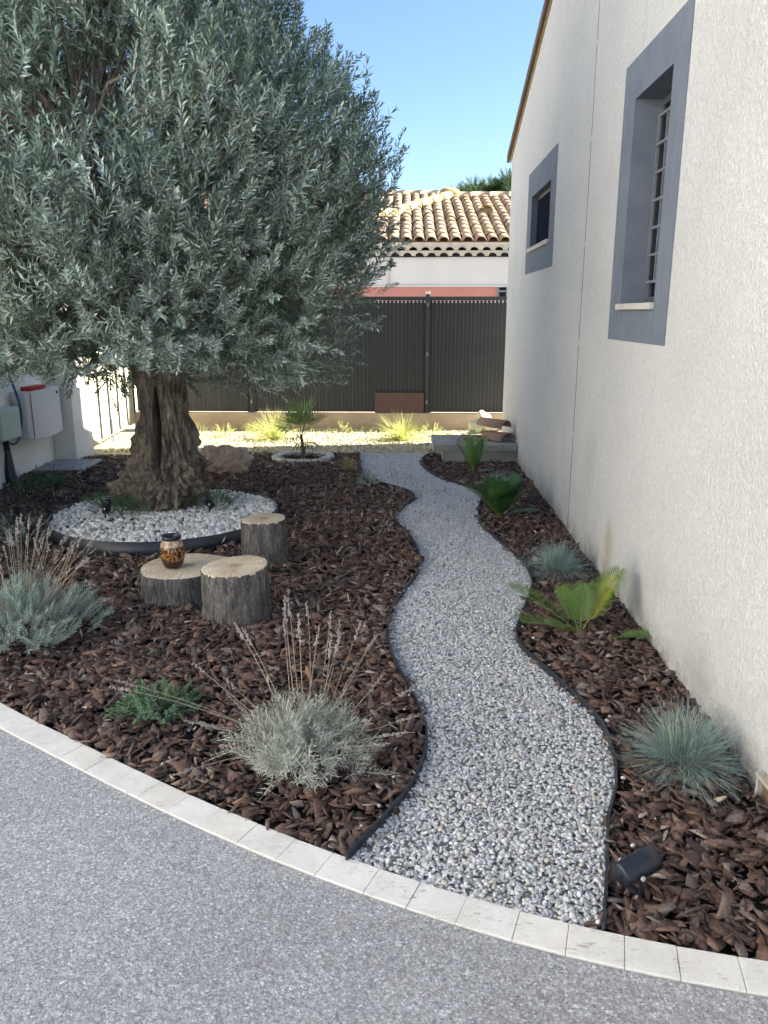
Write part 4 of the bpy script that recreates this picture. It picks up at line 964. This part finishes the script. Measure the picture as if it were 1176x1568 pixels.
fr2 = [(random.uniform(.30, .42), k*137.5 % 360, random.uniform(42, 74), random.uniform(.08, .2), .085, 'cycd') for k in range(24)]+[(.36, 250, 55, .1, .08, 'cyc'), (.34, 200, 52, .12, .075, 'cyc'), (.30, -15, 20, .12, .06, 'cycd')]
cycad((.76, 6.05), fr2, 'dense dark green cycad fan between the path and the wall', None)
cycad((.70, 7.80), [(.44, 125, 66, .08, .07, 'cyc'), (.46, 95, 72, .06, .07, 'cyc'), (.44, 50, 64, .08, .07, 'cyc'), (.40, 240, 76, .06, .06, 'cyc'), (.42, 290, 70, .08, .06, 'cycd'), (.36, 160, 62, .1, .06, 'cycd'), (.16, 5, 12, .1, .05, 'cycd')], 'small upright cycad in front of the concrete step', None)

# little fan palm in its cobble ring
pm = thing('fan_palm', 'small fan palm with drooping green leaves inside the pale cobble ring', 'palm', (-1.18, 8.66, 0))
part('trunk', tube([(0, 0, -.02), (.01, 0, .12), (-.01, 0, .27)], [.028, .020, .014], 8), MT['verge'], pm, True)
for k in range(11):
    az = k*2.4; el = (1.35, 1.1, .9, 1.2, .5, .8, 1.05, .15, 1.25, .6, -.1)[k]; L = random.uniform(.13, .22); d = Vector((math.cos(az)*math.cos(el), math.sin(az)*math.cos(el), math.sin(el))); b0 = Vector((-.01, 0, .23)); tip = b0+d*L
    lf = part('leaf_stem', tube([b0[:], tip[:]], [.004, .0025], 5), MT['palm'], pm)
    V = []; F = []; sd = d.cross(Vector((0, 0, 1))).normalized(); up_ = sd.cross(d)
    for j in range(15):
        a = R(-62+j*124/14); dr = (d*math.cos(a)+sd*math.sin(a)).normalized(); l = random.uniform(.30, .42)*(1-.35*abs(j-7)/7); w_ = dr.cross(up_).normalized()*.008; o = len(V)
        m1 = tip+dr*l*.55; e = tip+dr*l+Vector((0, 0, -.09*random.uniform(.5, 1.2)*max(0, 1.2-el)))
        V += [(tip)[:], (m1-w_)[:], (m1+w_)[:], e[:]]; F += [(0+o, 1+o, 2+o), (1+o, 3+o, 2+o)]
    part('fan', (V, F), MT['palm'], lf)
cr = thing('cobble_ring', 'flat ring of pale cobbles around the little palm', 'cobble ring', (-1.17, 8.64, 0))
for k in range(13):
    a = 2*PI*k/13; V, F = box(-.075, .075, -.052, .052, -.02, .035)
    o = part('cobble', ([(x*random.uniform(.86, 1.05), y*random.uniform(.8, 1.1), z) for x, y, z in V], F), MT['cobble'], cr, bevel=.012, loc=(.30*math.cos(a), .29*math.sin(a), random.uniform(-.004, .006))); o.rotation_euler.z = a+PI/2+random.uniform(-.1, .1)
# boulder
V, F = ico(5); V = [Vector(v) for v in V]
V = [tuple(Vector((v.x*.25, v.y*.17, v.z*.17))*(1+.42*mnoise.fractal(v*1.9+Vector((3, 1, 7)), .9, 2, 5)+.22*abs(mnoise.noise(v*3.1)))-Vector((0, 0, .06*math.exp(-((v.x-.25)**2+v.y**2)/.08) if v.z > 0 else 0))) for v in V]
tag(part('boulder', (V, F.tolist()), MT['rock'], smooth=True, loc=(-1.90, 7.86, .10)), 'rough buff limestone boulder right behind the olive trunk', 'boulder')

# ------------------------------------------------------------ concrete step with clay tiles
stp = thing('concrete_step', 'grey concrete slab on blocks forming a low step against the house wall', 'step', (.30, 8.4, 0))
part('slab', box(0, .925, 0, .72, .133, .205), MT['conc'], stp, bevel=.006)
part('block', box(.11, .50, .03, .66, -.03, .132), MT['conc'], stp, bevel=.005); part('block', box(.505, .922, .035, .66, -.03, .132), MT['conc'], stp, bevel=.005)
G_T = 'curved clay tiles stacked on the concrete step'
ct = mesh('clay_tile', halftile(.34, .115, .095, .016, 14), MT['terra'], True)
tag(link('clay_tile', ct, None, (1.13, 8.70, .345)), 'upper curved clay tile stacked on the other beside the house wall', 'tile', G_T).rotation_euler = (R(4), 0, R(52))
o = tag(link('clay_tile', ct, None, (1.14, 8.58, .222)), 'lower curved clay tile lying directly on the concrete step', 'tile', G_T); o.rotation_euler = (0, R(-5), R(38))
sh = [(.86, 8.70, .215, .17, .10, .02, 'flat pinkish clay shard nearest the front of the step', 'terra'), (.74, 8.82, .215, .20, .07, .02, 'long pinkish clay shard at the left of the tile pile', 'terra'), (.92, 8.86, .235, .22, .09, .022, 'brown clay shard under the pale rubble', 'terra'), (.98, 8.92, .27, .16, .10, .03, 'pale mortar slab piece on the tile pile', 'mortar')]
for x_, y_, z_, a_, b_, c_, l_, m_ in sh:
    o = tag(part('tile_shard', box(-a_/2, a_/2, -b_/2, b_/2, -c_/2, c_/2), MT[m_], bevel=.005, loc=(x_, y_, z_)), l_, 'shard', 'broken clay pieces on the step'); o.rotation_euler = (random.uniform(-.08, .08), random.uniform(-.08, .08), random.uniform(-.5, .5))
for k, (x_, y_, z_, s_, l_) in enumerate(((.93, 10.20, .15, .10, 'leftmost pale yellow rubble lump behind the step'), (1.03, 10.22, .20, .125, 'largest pale yellow rubble lump behind the step'), (1.14, 10.18, .17, .09, 'pale rubble lump beside the clay tiles'), (.99, 10.16, .30, .07, 'small pale rubble lump on top of the pile'))):
    V, F = ico(2); V = [tuple(Vector(v)*s_*(1+.5*mnoise.noise(Vector(v)*1.6+Vector((k*5, 0, 0))))) for v in V]
    tag(part('rubble', (V, F.tolist()), MT['gate'], loc=(x_, y_, z_)), l_, 'rubble', 'pale rubble behind the step')
tag(part('cable', tube([tuple(p) for p in crom([(.60, 8.50, .208), (.57, 8.42, .26), (.64, 8.36, .31), (.80, 8.38, .305), (.90, 8.46, .28), (.94, 8.6, .212)], 6)], .004, 6), MT['black'], smooth=True), 'thin black cable looping over the concrete step', 'cable')

# ------------------------------------------------------------ left boundary: wall, boxes, pillar, gate
tag(part('boundary_wall', box(-4.08, -3.90, 3.2, 8.36, -.05, 1.55), MT['bwall'], bevel=.01), 'pale rendered boundary wall along the left side behind the olive', 'wall')
tag(part('gate_pillar', join(box(-4.12, -3.66, 8.37, 8.86, -.05, .80), box(-4.14, -3.69, 8.35, 8.83, .801, 1.62)), MT['bwall'], bevel=.012), 'square white rendered gate pillar at the end of the boundary wall', 'pillar')
tag(part('wall_buttress', box(-3.899, -3.78, 6.2, 6.98, -.05, 1.35), MT['bwall'], bevel=.01), 'short thicker wall section at the left picture edge', 'wall')
mtb = thing('meter_cabinet', 'grey curved-front utility cabinet hanging on the left boundary wall', 'cabinet', (-3.898, 7.52, .38))
prof = [(0, 0), (.15, 0), (.175, .06), (.185, .2), (.19, .38), (.185, .56), (.175, .70), (.15, .76), (0, .76)]
V, F = prism(prof, 0, .47); V = [(x, y, z+.025*math.sin(max(0, min(1, y/.76))*PI)*(-1 if z < .1 else 0)) for x, y, z in V]
part('body', (V, F), MT['meter'], mtb, bevel=.006); part('door_seam', box(.1745, .1775, .052, .058, .01, .46), MT['dark'], mtb)
part('lock', box(.188, .196, .60, .625, .40, .425), MT['dark'], mtb); part('warning_flap', box(.06, .17, .10, .42, .471, .51), MT['red'], mtb, bevel=.004)
gb = thing('junction_box', 'small grey-green plastic electrical box on the left wall with blue hose', 'box', (-3.898, 7.06, .43))
part('cover', box(.03, .13, .0, .36, 0, .30), MT['gbox'], gb, bevel=.012); part('back_plate', box(.0, .029, -.02, .38, -.01, .31), MT['white_pl'], gb, bevel=.006)
tag(part('conduit', tube([(-3.83, 7.2, .44), (-3.82, 7.2, .30), (-3.81, 7.18, .12), (-3.80, 7.2, -.03)], [.028, .03, .05, .065], 12), MT['black'], smooth=True), 'black ribbed conduit boot running from the junction box into the bark', 'conduit')
tag(part('blue_hose', tube([tuple(p) for p in crom([(-3.84, 7.34, 1.15), (-3.82, 7.44, .95), (-3.80, 7.50, .70), (-3.80, 7.46, .46), (-3.81, 7.34, .37), (-3.83, 7.24, .40)], 6)], .011, 8), MT['hose'], smooth=True), 'blue hose curling down the wall behind the junction box', 'hose')
tag(part('stepping_slab', xf(box(-.27, .27, -.30, .30, -.02, .03), Matrix.Rotation(.05, 4, 'Z')), MT['slabm'], bevel=.006, loc=(-3.62, 8.05, 0)), 'flat grey paving slab in the bark below the gate pillar', 'slab')
tag(part('rubble_base', box(.82, 1.2, 10.05, 10.36, -.05, .07), MT['gate'], bevel=.03), 'low pale block carrying the yellow rubble behind the step', 'block')
gt = thing('cream_gate', 'sunlit cream board gate with dark vertical gaps beyond the pillar', 'gate', (-3.74, 8.95, 0))
y = 0.0
for k in range(6):
    part('gate_board', box(-.02, .02, y, y+.36, .07, 1.55), MT['gate'], gt, bevel=.003); y += .36
    if k < 5: part('gate_bar', box(-.035, .035, y+.005, y+.045, .10, 1.60), MT['fpost'], gt); y += .05
part('gate_rail', box(-.05, -.021, 0, y, .12, .17), MT['fpost'], gt); part('gate_rail', box(-.05, -.021, 0, y, 1.4, 1.45), MT['fpost'], gt)
part('floor_bolt', tube([(.05, .78, 0), (.05, .78, .30)], .012, 6), MT['grille'], gt)
gt.rotation_euler.z = R(5)

# ------------------------------------------------------------ unseen white house added on the left to bounce sun into the shade
lh = thing('added_bounce_house', 'added unseen white house beyond the left wall, bouncing sun into the garden', 'house', (-8.6, 0, 0))
part('wall', box(-7, 0, -12, 9.2, 0, 7.4), MT['limewash'], lh)
part('roof', join(slope(-12.4, 7.4, -1.4, 9.6, -7.3, .35, .12), slope(9.6, 7.4, -1.4, 9.6, -7.3, .35, .12)), MT['tile'], lh)
for yy in (-10, -5.5, -.5, 4.5):
    for zz in (1.0, 4.4): o = part('window', box(.002, .03, yy, yy+1.1, zz, zz+1.3), MT['wframe'], lh); part('pane', box(.031, .036, yy+.07, yy+1.03, zz+.07, zz+1.23), MT['glass'], o)

# ------------------------------------------------------------ pine behind the neighbour's roof
pn = thing('pine_tree', 'dark green pine crown showing above the neighbour ridge', 'tree', (3.0, 26, 0))
part('trunk', tube([(0, 0, 0), (.1, 0, 2.2), (-.1, 0, 4.6)], [.16, .13, .06], 10), MT['olive_bark'], pn, True)
pls = [spray(random.uniform(.3, .45), 40, .12, .012, 55, .1, 4, .2, .01) for _ in range(5)]
T = []; D = []; lb = []
for k in range(60):
    a = random.uniform(0, 2*PI); r = random.uniform(.1, 1.7); c = Vector((r*math.cos(a), r*math.sin(a)*.8, 4.95+random.uniform(-.6, .45)*(1.6-r*.5)))
    lb.append(tube([(0, 0, 3.6), (c.x*.5, c.y*.5, c.z-.4), c[:]], [.05, .03, .012], 5))
    for _ in range(26):
        d = Vector((random.gauss(0, 1), random.gauss(0, 1), abs(random.gauss(0, 1))+.2)).normalized(); T.append((c+d*.12)[:]); D.append(d[:])
T = np.array(T); D = np.array(D)
V, F, Rr = scatter(pls, rng.integers(0, 5, len(T)), frames(D, rng.uniform(0, 6, len(T))), T, rng.random(len(T)))
link('crown', npmesh('crown', V, F, MT['pine'], Rr*.7), pn); part('limbs', join(*lb), MT['olive_bark'], pn)
